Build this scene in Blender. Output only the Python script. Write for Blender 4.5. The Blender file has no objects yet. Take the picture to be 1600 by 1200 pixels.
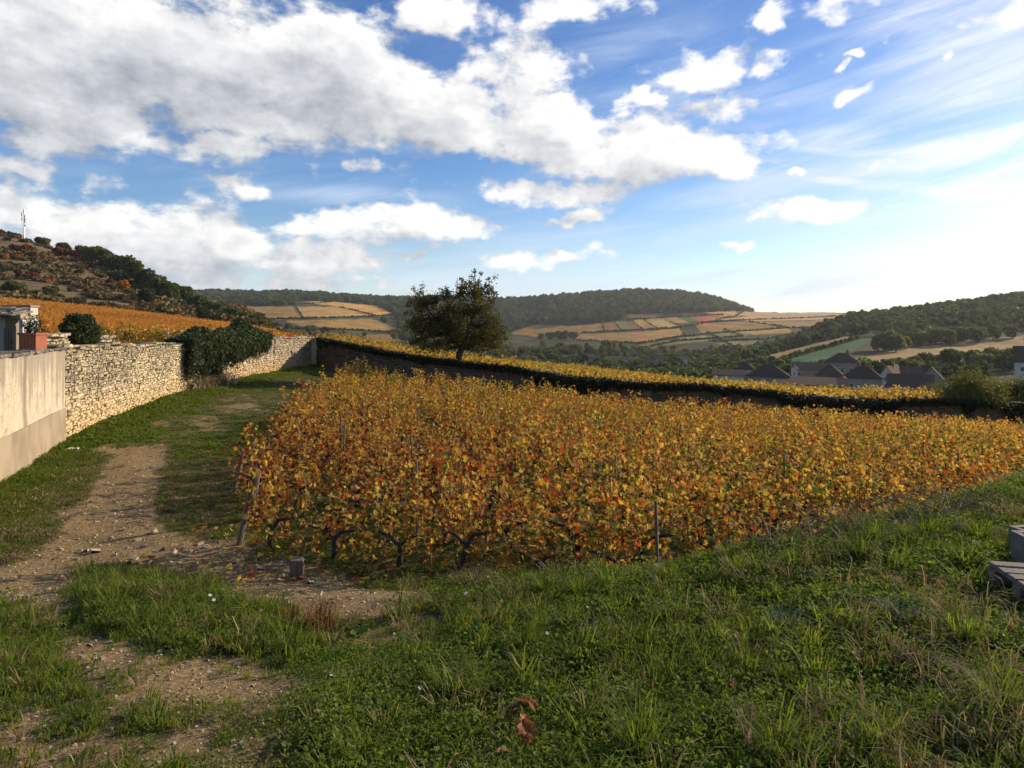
import bpy, math, random
import numpy as np
from mathutils import Vector, Matrix, Euler
R = math.radians
random.seed(7)
RNG = np.random.default_rng(11)
scene = bpy.context.scene
COL = scene.collection

# ------------------------------------------------------------------ camera
F = 953.0                      # focal length in pixels of a 1600 px wide picture
CAMZ = 3.0
HOR = 510.0                    # row of the true horizon
cam_d = bpy.data.cameras.new("camera")
cam = bpy.data.objects.new("camera", cam_d)
COL.objects.link(cam)
cam.location = (0, 0, CAMZ)
cam.rotation_euler = (R(90), 0, 0)
cam_d.sensor_width = 36
cam_d.lens = 36 * F / 1600
cam_d.shift_y = -90 / 1600
cam_d.clip_start = 0.05
cam_d.clip_end = 40000
scene.camera = cam

# ------------------------------------------------------------------ sun, sky, exposure
SUN_AZ, SUN_EL = 62.0, 21.0    # degrees to the right of the view, degrees up
sd = bpy.data.lights.new("sun", 'SUN')
sun = bpy.data.objects.new("sun", sd)
COL.objects.link(sun)
sd.energy = 5.0
sd.angle = R(0.55)
sd.color = (1.0, 0.83, 0.62)
sdir = Vector((math.sin(R(SUN_AZ)) * math.cos(R(SUN_EL)), math.cos(R(SUN_AZ)) * math.cos(R(SUN_EL)), math.sin(R(SUN_EL))))
sun.rotation_euler = sdir.to_track_quat('Z', 'Y').to_euler()
sun.location = sdir * 50
scene.view_settings.view_transform = 'Standard'
scene.view_settings.look = 'None'
scene.view_settings.exposure = 0.52
scene.view_settings.gamma = 1
scene.view_settings.use_curve_mapping = False
scene.render.engine = 'CYCLES'
scene.cycles.max_bounces = 5
scene.cycles.diffuse_bounces = 2
scene.cycles.transmission_bounces = 4
scene.cycles.volume_bounces = 0
scene.cycles.use_denoising = True
scene.cycles.use_adaptive_sampling = True
scene.cycles.adaptive_threshold = 0.02


class NT:
    """small helper to write node trees"""
    def __init__(s, tree):
        s.t = tree
    def n(s, typ, inputs=None, **props):
        nd = s.t.nodes.new(typ)
        for k, v in props.items():
            setattr(nd, k, v)
        for k, v in (inputs or {}).items():
            sock = nd.inputs[k]
            if isinstance(v, bpy.types.NodeSocket):
                s.t.links.new(v, sock)
            else:
                sock.default_value = v
        return nd
    def m(s, op, a, b=0.0, c=0.0, clamp=False):
        nd = s.n('ShaderNodeMath', {0: a, 1: b, 2: c}, operation=op)
        nd.use_clamp = clamp
        return nd.outputs[0]
    def v(s, op, a, b=(0, 0, 0)):
        nd = s.n('ShaderNodeVectorMath', {0: a, 1: b}, operation=op)
        return nd.outputs['Value'] if op in ('DOT_PRODUCT', 'LENGTH') else nd.outputs[0]
    def sm(s, x, a, b, o0=0.0, o1=1.0):
        nd = s.n('ShaderNodeMapRange', {0: x, 1: a, 2: b, 3: o0, 4: o1}, interpolation_type='SMOOTHSTEP')
        return nd.outputs[0]
    def lin(s, x, a, b, o0=0.0, o1=1.0):
        return s.n('ShaderNodeMapRange', {0: x, 1: a, 2: b, 3: o0, 4: o1}).outputs[0]
    def noise(s, vec, scale, detail=4, rough=0.55, dist=0.0):
        return s.n('ShaderNodeTexNoise', {'Vector': vec, 'Scale': scale, 'Detail': detail, 'Roughness': rough, 'Distortion': dist}).outputs[0]
    def mix(s, f, a, b, mode='MIX'):
        nd = s.n('ShaderNodeMix', {0: f, 6: a, 7: b}, data_type='RGBA', blend_type=mode)
        return nd.outputs[2]
    def ramp(s, f, stops):
        nd = s.n('ShaderNodeValToRGB', {0: f})
        e = nd.color_ramp.elements
        while len(e) < len(stops):
            e.new(0.5)
        for el, (p, c) in zip(e, stops):
            el.position = p
            el.color = (*c, 1)
        return nd.outputs[0]
    def link(s, a, b):
        s.t.links.new(a, b)


def px2ae(x, y):
    az = math.atan((x - 800) / F)
    el = math.atan((HOR - y) / math.hypot(F, x - 800))
    return az, el


# cumulus lumps of the photographed sky: centre, half sizes, tilt (deg, clockwise down), weight
CUMULUS = [
    (90, 105, 240, 105, 0, 1.2), (330, 105, 260, 100, 10, 1.2), (530, 120, 180, 100, 14, 1.2), (50, 130, 160, 50, 0, 1.0), (20, 30, 120, 60, 0, .8), (400, 25, 150, 60, 0, .8),
    (700, 178, 180, 66, 12, 1.1), (850, 205, 160, 66, 14, 1.05), (1000, 238, 150, 50, 10, 1.05), (1110, 255, 90, 40, 8, .9), (830, 120, 80, 55, 30, .75), (780, 110, 60, 50, 0, .6),
    (1095, 108, 80, 34, -4, .88), (1215, 97, 52, 22, -6, .75), (1000, 160, 38, 22, 0, .8), (1100, 168, 78, 30, 0, .85),
    (700, 22, 95, 40, 4, .85), (905, 10, 110, 30, -4, .8), (820, 45, 40, 25, 0, .5), (1218, 33, 24, 26, 0, .8), (1300, 10, 75, 26, 0, .7), (1342, 82, 22, 11, 0, .85), (1332, 146, 26, 10, 0, .8),
    (1320, 106, 16, 9, -20, .7), (1466, 95, 18, 12, -30, .75), (915, 105, 50, 28, 20, .5),
    (85, 225, 110, 34, 0, .72), (230, 216, 80, 30, 10, .72), (355, 228, 88, 32, -8, .9), (30, 268, 90, 24, 0, .75), (560, 252, 34, 11, 22, .7), (470, 240, 50, 9, 8, .55), (370, 288, 60, 15, 4, .65), (180, 280, 60, 14, 0, .62),
    (120, 350, 240, 50, 4, .95), (300, 372, 230, 48, 4, .95), (420, 395, 170, 40, 0, .9), (660, 352, 140, 29, 2, .85), (540, 360, 130, 28, 2, .8), (150, 410, 220, 44, 0, .8), (330, 425, 200, 26, 0, .75), (640, 395, 60, 11, 0, .66),
    (880, 300, 125, 23, -2, .92), (795, 305, 40, 10, 0, .7), (890, 341, 42, 12, 0, .82), (1265, 327, 92, 24, -6, .93), (1195, 343, 40, 9, 0, .7), (1205, 225, 42, 20, -8, .62), (1243, 274, 15, 9, 0, .8), (1172, 385, 36, 7, 0, .8), (1370, 256, 20, 10, 0, .7),
    (1405, 316, 36, 7, 0, .7), (840, 408, 120, 16, -3, .8), (480, 440, 180, 16, 0, .72), (300, 440, 120, 18, 0, .6), (1340, 283, 18, 8, 0, .6), (1490, 40, 60, 25, 0, .55), (1590, 20, 60, 30, 0, .6),
]
CIRRUS = [
    (1570, 180, 260, 80, -12, .95), (1500, 60, 220, 80, 20, .6), (1620, 290, 260, 90, -4, .7), (1350, 215, 200, 26, 8, .7), (1480, 390, 420, 60, -5, .6),
    (1000, 385, 420, 40, -4, .65), (1250, 440, 500, 34, -2, .6), (1420, 236, 260, 9, 9, .9), (1420, 290, 220, 10, 10, 1.0), (1120, 320, 260, 40, -14, .5),
    (1120, 150, 200, 30, 6, .5), (900, 440, 400, 24, 0, .7), (1000, 60, 200, 60, 30, .3), (560, 310, 160, 14, 2, .5), (700, 235, 90, 20, 6, .3),
]


def build_world():
    world = bpy.data.worlds.new("World")
    scene.world = world
    world.use_nodes = True
    t = world.node_tree
    t.nodes.clear()
    g = NT(t)
    # node group: density of the cumulus at (azimuth, elevation)
    grp = bpy.data.node_groups.new("cumulus_density", 'ShaderNodeTree')
    grp.interface.new_socket("P", in_out='INPUT', socket_type='NodeSocketVector')
    grp.interface.new_socket("D", in_out='OUTPUT', socket_type='NodeSocketFloat')
    q = NT(grp)
    gi = grp.nodes.new('NodeGroupInput')
    go = grp.nodes.new('NodeGroupOutput')
    P = gi.outputs[0]
    w1 = q.n('ShaderNodeTexNoise', {'Vector': P, 'Scale': 9.0, 'Detail': 3.0}).outputs['Color']
    w2 = q.n('ShaderNodeTexNoise', {'Vector': P, 'Scale': 26.0, 'Detail': 4.0}).outputs['Color']
    wob = q.v('ADD', q.v('MULTIPLY', q.v('SUBTRACT', w1, (.5, .5, .5)), (.12, .06, 0)), q.v('MULTIPLY', q.v('SUBTRACT', w2, (.5, .5, .5)), (.05, .035, 0)))
    PP = q.v('ADD', P, wob)

    def blobs(q, PP, items):
        acc = None
        for (x, y, rx, ry, rot, w) in items:
            az, el = px2ae(x, y)
            sx = math.cos(az) ** 2 / F
            sy = math.cos(az) / F * math.cos(el) ** 2
            c, s = math.cos(R(-rot)), math.sin(R(-rot))
            dlt = q.v('SUBTRACT', PP, (az, el, 0))
            u = q.v('DOT_PRODUCT', dlt, (c / (rx * sx), s / (rx * sy), 0))
            v = q.v('DOT_PRODUCT', dlt, (-s / (ry * sx), c / (ry * sy), 0))
            r2 = q.m('ADD', q.m('MULTIPLY', u, u), q.m('MULTIPLY', v, v))
            d = q.m('DIVIDE', w, q.m('ADD', q.m('POWER', r2, 1.6), 1.0))
            acc = d if acc is None else q.m('SMOOTH_MAX', acc, d, 0.1)
        return acc
    B = blobs(q, PP, CUMULUS)
    PS = q.v('MULTIPLY', P, (1.0, 1.7, 1.0))
    f1 = q.noise(PS, 10.0, 10, 0.57, 0.1)
    f3 = q.noise(PS, 34.0, 6, 0.62)
    f2 = q.n('ShaderNodeTexVoronoi', {'Vector': q.v('ADD', PS, q.v('MULTIPLY', w1, (.1, .1, 0))), 'Scale': 17.0, 'Detail': 2.0, 'Roughness': 0.6}, feature='SMOOTH_F1').outputs[0]
    D = q.m('ADD', B, q.m('MULTIPLY', q.m('SUBTRACT', f1, .5), 1.7))
    D = q.m('ADD', D, q.m('MULTIPLY', q.m('SUBTRACT', f3, .5), .60))
    D = q.m('SUBTRACT', D, q.m('MULTIPLY', q.m('SUBTRACT', f2, .4), .16))
    q.link(D, go.inputs[0])

    tc = g.n('ShaderNodeTexCoord')
    dirv = tc.outputs['Generated']
    sep = g.n('ShaderNodeSeparateXYZ', {0: dirv})
    X, Y, Z = sep.outputs
    az = g.m('ARCTAN2', X, Y)
    el = g.m('ARCSINE', g.m('MAXIMUM', g.m('MINIMUM', Z, .9999), -.9999))
    P = g.n('ShaderNodeCombineXYZ', {0: az, 1: el, 2: 0.0}).outputs[0]

    def dens(vec):
        nd = g.n('ShaderNodeGroup', node_tree=grp)
        g.link(vec, nd.inputs[0])
        return nd.outputs[0]
    D0 = dens(P)
    D1 = dens(g.v('ADD', P, (.026, .042, 0)))
    alpha = g.sm(D0, .27, .70)
    # outside the photographed part of the sky the same kind of broken cloud goes on
    far = g.sm(g.m('ABSOLUTE', az), .85, 1.1)
    high = g.sm(el, .60, .75)
    outm = g.m('MAXIMUM', far, high)
    gen = g.noise(g.v('MULTIPLY', dirv, (1, 1, 2.0)), 3.4, 8, .58)
    gen_a = g.m('MULTIPLY', g.sm(gen, .52, .62), g.sm(el, 0.0, .15))
    alpha = g.m('ADD', g.m('MULTIPLY', alpha, g.m('SUBTRACT', 1.0, outm)), g.m('MULTIPLY', gen_a, outm))
    lightf = g.m('ADD', g.m('MULTIPLY', g.m('SUBTRACT', D0, D1), .85), .60, clamp=True)
    core = g.sm(D0, .70, 1.45)
    lightf = g.m('SUBTRACT', lightf, g.m('MULTIPLY', core, .44), clamp=True)
    right = g.sm(az, -.5, .55)
    lightf = g.m('ADD', lightf, g.m('MULTIPLY', right, .22), clamp=True)
    ccol = g.ramp(lightf, [(0.0, (.26, .28, .32)), (.25, (.36, .38, .42)), (.5, (.48, .495, .52)), (.78, (.63, .635, .64)), (1.0, (.76, .75, .735))])
    # thin high cloud
    tilt = g.n('ShaderNodeVectorRotate', {'Vector': P, 'Angle': R(-8)}, rotation_type='Z_AXIS').outputs[0]
    cn = g.noise(g.v('MULTIPLY', tilt, (1.0, 6.5, 1.0)), 3.2, 8, .62, .5)
    CB = blobs(g, g.v('ADD', P, g.v('MULTIPLY', g.v('SUBTRACT', g.n('ShaderNodeTexNoise', {'Vector': P, 'Scale': 4.0}).outputs['Color'], (.5, .5, .5)), (.08, .05, 0))), CIRRUS)
    ca = g.m('MULTIPLY', g.sm(cn, .30, .70), g.m('MULTIPLY', CB, 1.35), clamp=True)
    ca = g.m('ADD', ca, g.m('MULTIPLY', g.sm(cn, .50, .85), .22), clamp=True)
    ca = g.m('MULTIPLY', ca, g.sm(el, -.02, .03))
    ca = g.m('ADD', g.m('MULTIPLY', ca, .9), g.m('MULTIPLY', g.sm(el, .15, 0.0), .42), clamp=True)
    sky = g.n('ShaderNodeTexSky', sky_type='NISHITA', sun_disc=False)
    sky.sun_elevation = R(SUN_EL)
    sky.sun_rotation = R(SUN_AZ)
    sky.air_density = 1.0
    sky.dust_density = 0.35
    sky.ozone_density = 2.2
    sdv = tuple(sdir)
    near_sun = g.sm(g.v('DOT_PRODUCT', dirv, sdv), .70, 1.0)
    cir = g.mix(near_sun, (.52, .60, .72, 1), (.86, .84, .80, 1))
    sat = g.n('ShaderNodeHueSaturation', {'Color': sky.outputs[0], 'Saturation': 1.3, 'Hue': 0.512, 'Value': 1.0, 'Fac': 1.0}).outputs[0]
    bg_sky = g.n('ShaderNodeBackground', {0: sat, 1: 0.108}).outputs[0]
    bg_cir = g.n('ShaderNodeBackground', {0: cir, 1: 1.0}).outputs[0]
    bg_cum = g.n('ShaderNodeBackground', {0: ccol, 1: 1.0}).outputs[0]
    m1 = g.n('ShaderNodeMixShader', {0: ca, 1: bg_sky, 2: bg_cir}).outputs[0]
    m2 = g.n('ShaderNodeMixShader', {0: alpha, 1: m1, 2: bg_cum}).outputs[0]
    out = g.n('ShaderNodeOutputWorld')
    g.link(m2, out.inputs[0])
    world.cycles.sampling_method = 'MANUAL'
    world.cycles.sample_map_resolution = 512


build_world()

# ------------------------------------------------------------------ helpers
_ONES = ['', 'first', 'second', 'third', 'fourth', 'fifth', 'sixth', 'seventh', 'eighth', 'ninth', 'tenth', 'eleventh', 'twelfth', 'thirteenth', 'fourteenth', 'fifteenth', 'sixteenth', 'seventeenth', 'eighteenth', 'nineteenth']


def nth(i):
    i += 1
    if i < 20: return _ONES[i]
    t = ['', '', 'twent', 'thirt', 'fort', 'fift', 'sixt', 'sevent'][i // 10]
    return t + 'ieth' if i % 10 == 0 else t + 'y ' + _ONES[i % 10]


def tag(o, label=None, cat=None, group=None, kind=None):
    if label: o['label'] = label
    if cat: o['category'] = cat
    if group: o['group'] = group
    if kind: o['kind'] = kind
    return o


def empty(name, loc, rz=0):
    o = bpy.data.objects.new(name, None)
    COL.objects.link(o)
    o.location = loc
    o.rotation_euler = (0, 0, rz)
    o.empty_display_size = .2
    return o


def copy_tree(o, parent=None):
    c = o.copy()
    COL.objects.link(c)
    if parent is not None:
        c.parent = parent
    for ch in o.children:
        copy_tree(ch, c)
    return c


def link_mesh(name, me, parent=None, mat=None):
    o = bpy.data.objects.new(name, me)
    COL.objects.link(o)
    if parent is not None:
        o.parent = parent
    if mat is not None and not me.materials:
        me.materials.append(mat)
    return o


class MB:
    """collects geometry in numpy blocks and makes one mesh of it"""
    def __init__(s):
        s.V, s.Fc, s.T, s.n = [], [], [], 0
        s.smooth = False
    def add(s, verts, faces, tint=None):
        verts = np.asarray(verts, float).reshape(-1, 3)
        if isinstance(faces, np.ndarray):
            faces = [faces]
        elif len(faces) and not isinstance(faces[0], np.ndarray):
            by = {}
            for f in faces:
                by.setdefault(len(f), []).append(f)
            faces = [np.array(v) for v in by.values()]
        for fa in faces:
            if len(fa):
                s.Fc.append(fa + s.n)
                if tint is None:
                    s.T.append(np.full(len(fa), random.random()))
                elif np.isscalar(tint):
                    s.T.append(np.full(len(fa), tint))
                else:
                    s.T.append(np.asarray(tint))
        s.V.append(verts)
        s.n += len(verts)
        return s
    def box(s, c, size, rz=0, tint=None, jitter=0, rot=None):
        hx, hy, hz = size[0] / 2, size[1] / 2, size[2] / 2
        v = np.array([(x, y, z) for x in (-hx, hx) for y in (-hy, hy) for z in (-hz, hz)], float)
        if jitter:
            v += RNG.uniform(-jitter, jitter, v.shape)
        M = np.array((rot if rot is not None else Matrix.Rotation(rz, 3, 'Z')))
        v = v @ M.T + np.array(c)
        f = np.array([(0, 1, 3, 2), (4, 6, 7, 5), (0, 4, 5, 1), (2, 3, 7, 6), (0, 2, 6, 4), (1, 5, 7, 3)])
        return s.add(v, f, tint)
    def tube(s, pts, radii, n=6, tint=None, cap=True):
        pts = [Vector(p) for p in pts]
        V = []
        for i, p in enumerate(pts):
            d = (pts[min(i + 1, len(pts) - 1)] - pts[max(i - 1, 0)])
            if d.length < 1e-6: d = Vector((0, 0, 1))
            d.normalize()
            a = d.cross(Vector((0.13, 0.97, 0.21))).normalized()
            b = d.cross(a)
            for k in range(n):
                t = 2 * math.pi * k / n
                V.append(p + (a * math.cos(t) + b * math.sin(t)) * radii[i])
        Fq = []
        for i in range(len(pts) - 1):
            for k in range(n):
                k2 = (k + 1) % n
                Fq.append((i * n + k, i * n + k2, (i + 1) * n + k2, (i + 1) * n + k))
        fs = [np.array(Fq)]
        if cap and n > 2:
            fs.append(np.array([tuple(range(n))[::-1], tuple((len(pts) - 1) * n + k for k in range(n))]))
        return s.add(np.array([tuple(v) for v in V]), fs, tint)
    def mesh(s, name, mat=None, smooth=False):
        me = bpy.data.meshes.new(name)
        V = np.concatenate(s.V) if s.V else np.zeros((0, 3))
        me.vertices.add(len(V))
        me.vertices.foreach_set("co", V.astype(np.float32).ravel())
        loops = np.concatenate([f.ravel() for f in s.Fc]).astype(np.int32)
        tot = np.concatenate([np.full(len(f), f.shape[1]) for f in s.Fc]).astype(np.int32)
        start = np.concatenate([[0], np.cumsum(tot)[:-1]]).astype(np.int32)
        me.loops.add(len(loops))
        me.loops.foreach_set("vertex_index", loops)
        me.polygons.add(len(tot))
        me.polygons.foreach_set("loop_start", start)
        me.update(calc_edges=True)
        at = me.attributes.new("tint", 'FLOAT', 'FACE')
        at.data.foreach_set("value", np.concatenate(s.T).astype(np.float32))
        me.polygons.foreach_set("use_smooth", np.full(len(tot), bool(smooth or s.smooth)))
        if mat: me.materials.append(mat)
        return me
    def obj(s, name, mat=None, parent=None, smooth=False):
        return link_mesh(name, s.mesh(name, mat, smooth), parent)


def rand_mats(n, rng, up=0.0):
    """n rotation matrices; columns = side, along, normal; up > 0 leans the normal upward"""
    nrm = rng.normal(size=(n, 3))
    nrm[:, 2] = nrm[:, 2] + up
    nrm /= np.linalg.norm(nrm, axis=1)[:, None]
    a = rng.normal(size=(n, 3))
    a -= (a * nrm).sum(1)[:, None] * nrm
    a /= np.linalg.norm(a, axis=1)[:, None]
    b = np.cross(nrm, a)
    return np.stack([b, a, nrm], axis=2)


def stamp(mb, tv, tf, mats, pos, size, tint):
    """stamp a small template at many places"""
    tv = np.asarray(tv, float)
    n, k = len(pos), len(tv)
    V = np.einsum('nij,kj->nki', mats, tv) * np.asarray(size).reshape(-1, 1, 1) + np.asarray(pos)[:, None, :]
    fs, ts = [], []
    off = (np.arange(n) * k)
    first = True
    base = mb.n
    mb.V.append(V.reshape(-1, 3)); mb.n += n * k
    by = {}
    for f in tf: by.setdefault(len(f), []).append(f)
    for kk, fl in by.items():
        fa = (np.array(fl)[None] + off[:, None, None]).reshape(-1, kk)
        mb.Fc.append(fa + base)
        mb.T.append(np.repeat(np.asarray(tint), len(fl)))


LEAF_LOBED = ([(0, 0, 0), (.34, -.14, .06), (.52, .22, .10), (.30, .34, .05), (.40, .68, .04), (.14, .60, .02), (0, 1, -.08),
               (-.14, .60, .02), (-.40, .68, .04), (-.30, .34, .05), (-.52, .22, .10), (-.34, -.14, .06)],
              [(0, 1, 2, 3, 4, 5, 6), (0, 6, 7, 8, 9, 10, 11)])
LEAF_MID = ([(0, 0, 0), (.42, .15, .08), (.36, .65, .06), (0, 1, -.06), (-.36, .65, .06), (-.42, .15, .08)], [(0, 1, 2, 3), (0, 3, 4, 5)])
LEAF_LOW = ([(-.4, 0, 0), (.4, .1, .1), (.3, 1, 0), (-.35, .9, -.1)], [(0, 1, 2, 3)])
LEAF_NARROW2 = ([(0, 0, 0), (.24, .5, .08), (0, 1.25, -.1), (-.24, .5, .08)], [(0, 1, 2, 3)])
LEAF_NARROW = ([(0, 0, 0), (.2, .45, .05), (0, 1, -.05), (-.2, .45, .05)], [(0, 1, 2, 3)])


# value noise in numpy
def _hash(ix, iy, seed):
    h = np.sin(ix * 127.1 + iy * 311.7 + seed * 74.7) * 43758.5453
    return h - np.floor(h)


def vnoise(x, y, seed=0):
    x = np.asarray(x, float); y = np.asarray(y, float)
    ix, iy = np.floor(x), np.floor(y)
    fx, fy = x - ix, y - iy
    fx = fx * fx * (3 - 2 * fx); fy = fy * fy * (3 - 2 * fy)
    a = _hash(ix, iy, seed); b = _hash(ix + 1, iy, seed); c = _hash(ix, iy + 1, seed); d = _hash(ix + 1, iy + 1, seed)
    return (a * (1 - fx) + b * fx) * (1 - fy) + (c * (1 - fx) + d * fx) * fy


def fbm(x, y, seed=0, oct=4):
    s, a, t = 0, .5, 0
    for i in range(oct):
        s = s + a * vnoise(np.asarray(x) * 2 ** i, np.asarray(y) * 2 ** i, seed + i * 13)
        t += a; a *= .5
    return s / t


def sstep(x, a, b):
    t = np.clip((np.asarray(x, float) - a) / (b - a), 0, 1)
    return t * t * (3 - 2 * t)


# ------------------------------------------------------------------ materials
def new_mat(name):
    m = bpy.data.materials.new(name)
    m.use_nodes = True
    m.node_tree.nodes.clear()
    return m, NT(m.node_tree)


def out(g, sh):
    o = g.n('ShaderNodeOutputMaterial')
    g.link(sh, o.inputs[0])


def attr(g, name):
    return g.n('ShaderNodeAttribute', attribute_name=name).outputs['Fac']


def leaf_mat(name, stops, trans=.45, rough=.62, spec=.12, patch=0.0, patch_scale=.2, inst=.2, tint_amt=.8, offset=0.0, tcol=None, red=None):
    m, g = new_mat(name)
    tint = attr(g, "tint")
    oi = g.n('ShaderNodeObjectInfo')
    f = g.m('MULTIPLY', g.m('SUBTRACT', tint, .5), tint_amt)
    f = g.m('ADD', f, g.m('MULTIPLY', g.m('SUBTRACT', oi.outputs['Random'], .5), inst))
    f = g.m('ADD', f, .5 + offset)
    if patch:
        nz = g.noise(oi.outputs['Location'], patch_scale, 3, .6)
        f = g.m('ADD', f, g.m('MULTIPLY', g.m('SUBTRACT', nz, .5), patch))
    if red:      # a part of the plot where the leaves have turned further
        dd = g.v('LENGTH', g.v('MULTIPLY', g.v('SUBTRACT', oi.outputs['Location'], (red[0], red[1], 0)), (1.0, 1.0, 0)))
        f = g.m('SUBTRACT', f, g.m('MULTIPLY', g.sm(dd, red[2], red[2] * .2), red[3]))
    col = g.ramp(f, stops)
    geo = g.n('ShaderNodeNewGeometry')
    fine = g.noise(geo.outputs['Position'], 30.0, 2)
    col = g.mix(g.m('MULTIPLY', fine, .5), col, g.mix(1.0, col, (.55, .5, .45, 1), 'MULTIPLY'))
    p = g.n('ShaderNodeBsdfPrincipled', {'Base Color': col, 'Roughness': rough, 'Specular IOR Level': spec}).outputs[0]
    if trans > 0:
        tr = g.n('ShaderNodeBsdfTranslucent', {0: g.mix(1.0, col, tcol or (1.15, 1.0, .55, 1), 'MULTIPLY')}).outputs[0]
        p = g.n('ShaderNodeMixShader', {0: trans, 1: p, 2: tr}).outputs[0]
    out(g, p)
    return m


VINE_STOPS = [(0.0, (.04, .02, .012)), (.12, (.12, .035, .018)), (.21, (.42, .075, .028)), (.30, (.43, .145, .04)), (.42, (.40, .215, .055)), (.55, (.46, .31, .075)), (.68, (.62, .45, .09)), (.80, (.34, .31, .07)), (.9, (.15, .19, .04)), (1.0, (.06, .10, .025))]
M = {}
M['vine_leaf'] = leaf_mat('vine_leaf', VINE_STOPS, trans=.5, patch=.75, patch_scale=.26, inst=.16, tint_amt=.95, offset=.075, red=(-3.2, 13.0, 7.0, .17))
M['gold_leaf'] = leaf_mat('gold_vine_leaf', VINE_STOPS, trans=.5, patch=.35, patch_scale=.08, inst=.15, tint_amt=.6, offset=.14)
M['orange_leaf'] = leaf_mat('orange_vine_leaf', [(0, (.22, .05, .02)), (.25, (.42, .15, .04)), (.45, (.56, .25, .05)), (.65, (.66, .38, .07)), (.85, (.68, .48, .09)), (1, (.30, .32, .07))], trans=.35, patch=.9, patch_scale=.04, inst=.15, tint_amt=.5, offset=.0)
M['green_vine_leaf'] = leaf_mat('green_vine_leaf', VINE_STOPS, trans=.35, inst=.1, tint_amt=.5, offset=.34)
M['ivy'] = leaf_mat('ivy_leaf', [(0, (.022, .038, .018)), (.5, (.05, .08, .032)), (1, (.13, .16, .07))], trans=.3, rough=.6, spec=.2)
M['shade_ivy'] = leaf_mat('shaded_ivy_leaf', [(0, (.012, .016, .008)), (.5, (.026, .032, .014)), (1, (.07, .06, .026))], trans=.05)  # darker copy of the ivy, the back wall's shade put into its colour
M['bush_ivy'] = leaf_mat('ivy_bush_leaf', [(0, (.02, .03, .012)), (.5, (.045, .07, .025)), (1, (.12, .13, .05))], trans=.25, rough=.55, spec=.25)
M['pear'] = leaf_mat('pear_leaf', [(0, (.03, .036, .012)), (.5, (.085, .085, .024)), (.8, (.16, .13, .035)), (1, (.32, .20, .05))], trans=.45, tcol=(1.1, 1.0, .5, 1))
M['tree_green'] = leaf_mat('tree_leaf', [(0, (.06, .08, .025)), (.5, (.14, .165, .045)), (1, (.28, .26, .07))], trans=.45, inst=.6, tint_amt=.5)
M['tree_yellow'] = leaf_mat('yellowing_leaf', [(0, (.08, .10, .03)), (.5, (.18, .19, .05)), (1, (.36, .30, .06))], trans=.4, inst=.5, tint_amt=.5)
M['pine'] = leaf_mat('pine_needles', [(0, (.04, .07, .028)), (.5, (.09, .125, .042)), (1, (.17, .19, .055))], trans=.35, inst=.5, tint_amt=.5)
M['red_shrub'] = leaf_mat('red_shrub_leaf', [(0, (.12, .025, .02)), (.5, (.24, .05, .035)), (1, (.38, .11, .05))], trans=.25, inst=.7, tint_amt=.5)
M['orange_shrub'] = leaf_mat('orange_shrub_leaf', [(0, (.30, .09, .02)), (.5, (.55, .22, .03)), (1, (.7, .38, .05))], trans=.3, inst=.5, tint_amt=.5)
M['brown_scrub'] = leaf_mat('scrub_leaf', [(0, (.07, .06, .03)), (.4, (.14, .12, .05)), (.7, (.20, .15, .07)), (.85, (.26, .10, .05)), (1, (.28, .23, .09))], trans=.2, inst=.9, tint_amt=.35)
M['forest'] = leaf_mat('forest_leaf', [(0, (.03, .06, .022)), (.45, (.068, .11, .032)), (.8, (.11, .145, .04)), (1, (.20, .18, .05))], trans=.4, inst=.9, tint_amt=.4)
M['grass'] = leaf_mat('grass_blade', [(0, (.03, .06, .012)), (.5, (.13, .18, .03)), (.85, (.24, .27, .05)), (1, (.36, .32, .11))], trans=.55, rough=.65, spec=.15, patch=.4, patch_scale=.7, inst=.3, tint_amt=.7, tcol=(1.1, 1.15, .4, 1))
M['weed'] = leaf_mat('weed_leaf', [(0, (.035, .06, .015)), (.5, (.13, .185, .03)), (.9, (.19, .24, .045)), (1, (.26, .27, .06))], trans=.55, rough=.6, spec=.18, patch=.4, patch_scale=.8, inst=.35, tint_amt=.7, tcol=(1.1, 1.2, .4, 1))
M['bluegrass'] = leaf_mat('blue_grass_blade', [(0, (.05, .09, .06)), (1, (.14, .20, .13))], trans=.35, rough=.6, spec=.15)
M['dry'] = leaf_mat('dry_grass', [(0, (.10, .06, .03)), (.5, (.24, .17, .09)), (1, (.42, .34, .20))], trans=.3, rough=.7, spec=.2)
M['russet'] = leaf_mat('russet_dock', [(0, (.08, .025, .012)), (.5, (.16, .05, .025)), (1, (.26, .10, .05))], trans=.3, rough=.7, spec=.2)
M['petal'] = leaf_mat('white_petal', [(0, (.7, .7, .66)), (1, (.85, .85, .82))], trans=.3)
M['petal_y'] = leaf_mat('yellow_petal', [(0, (.7, .40, .02)), (1, (.8, .5, .03))], trans=.3)
M['brown_leaf'] = leaf_mat('fallen_leaf', [(0, (.22, .08, .035)), (1, (.36, .16, .07))], trans=.3, rough=.6)


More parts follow.
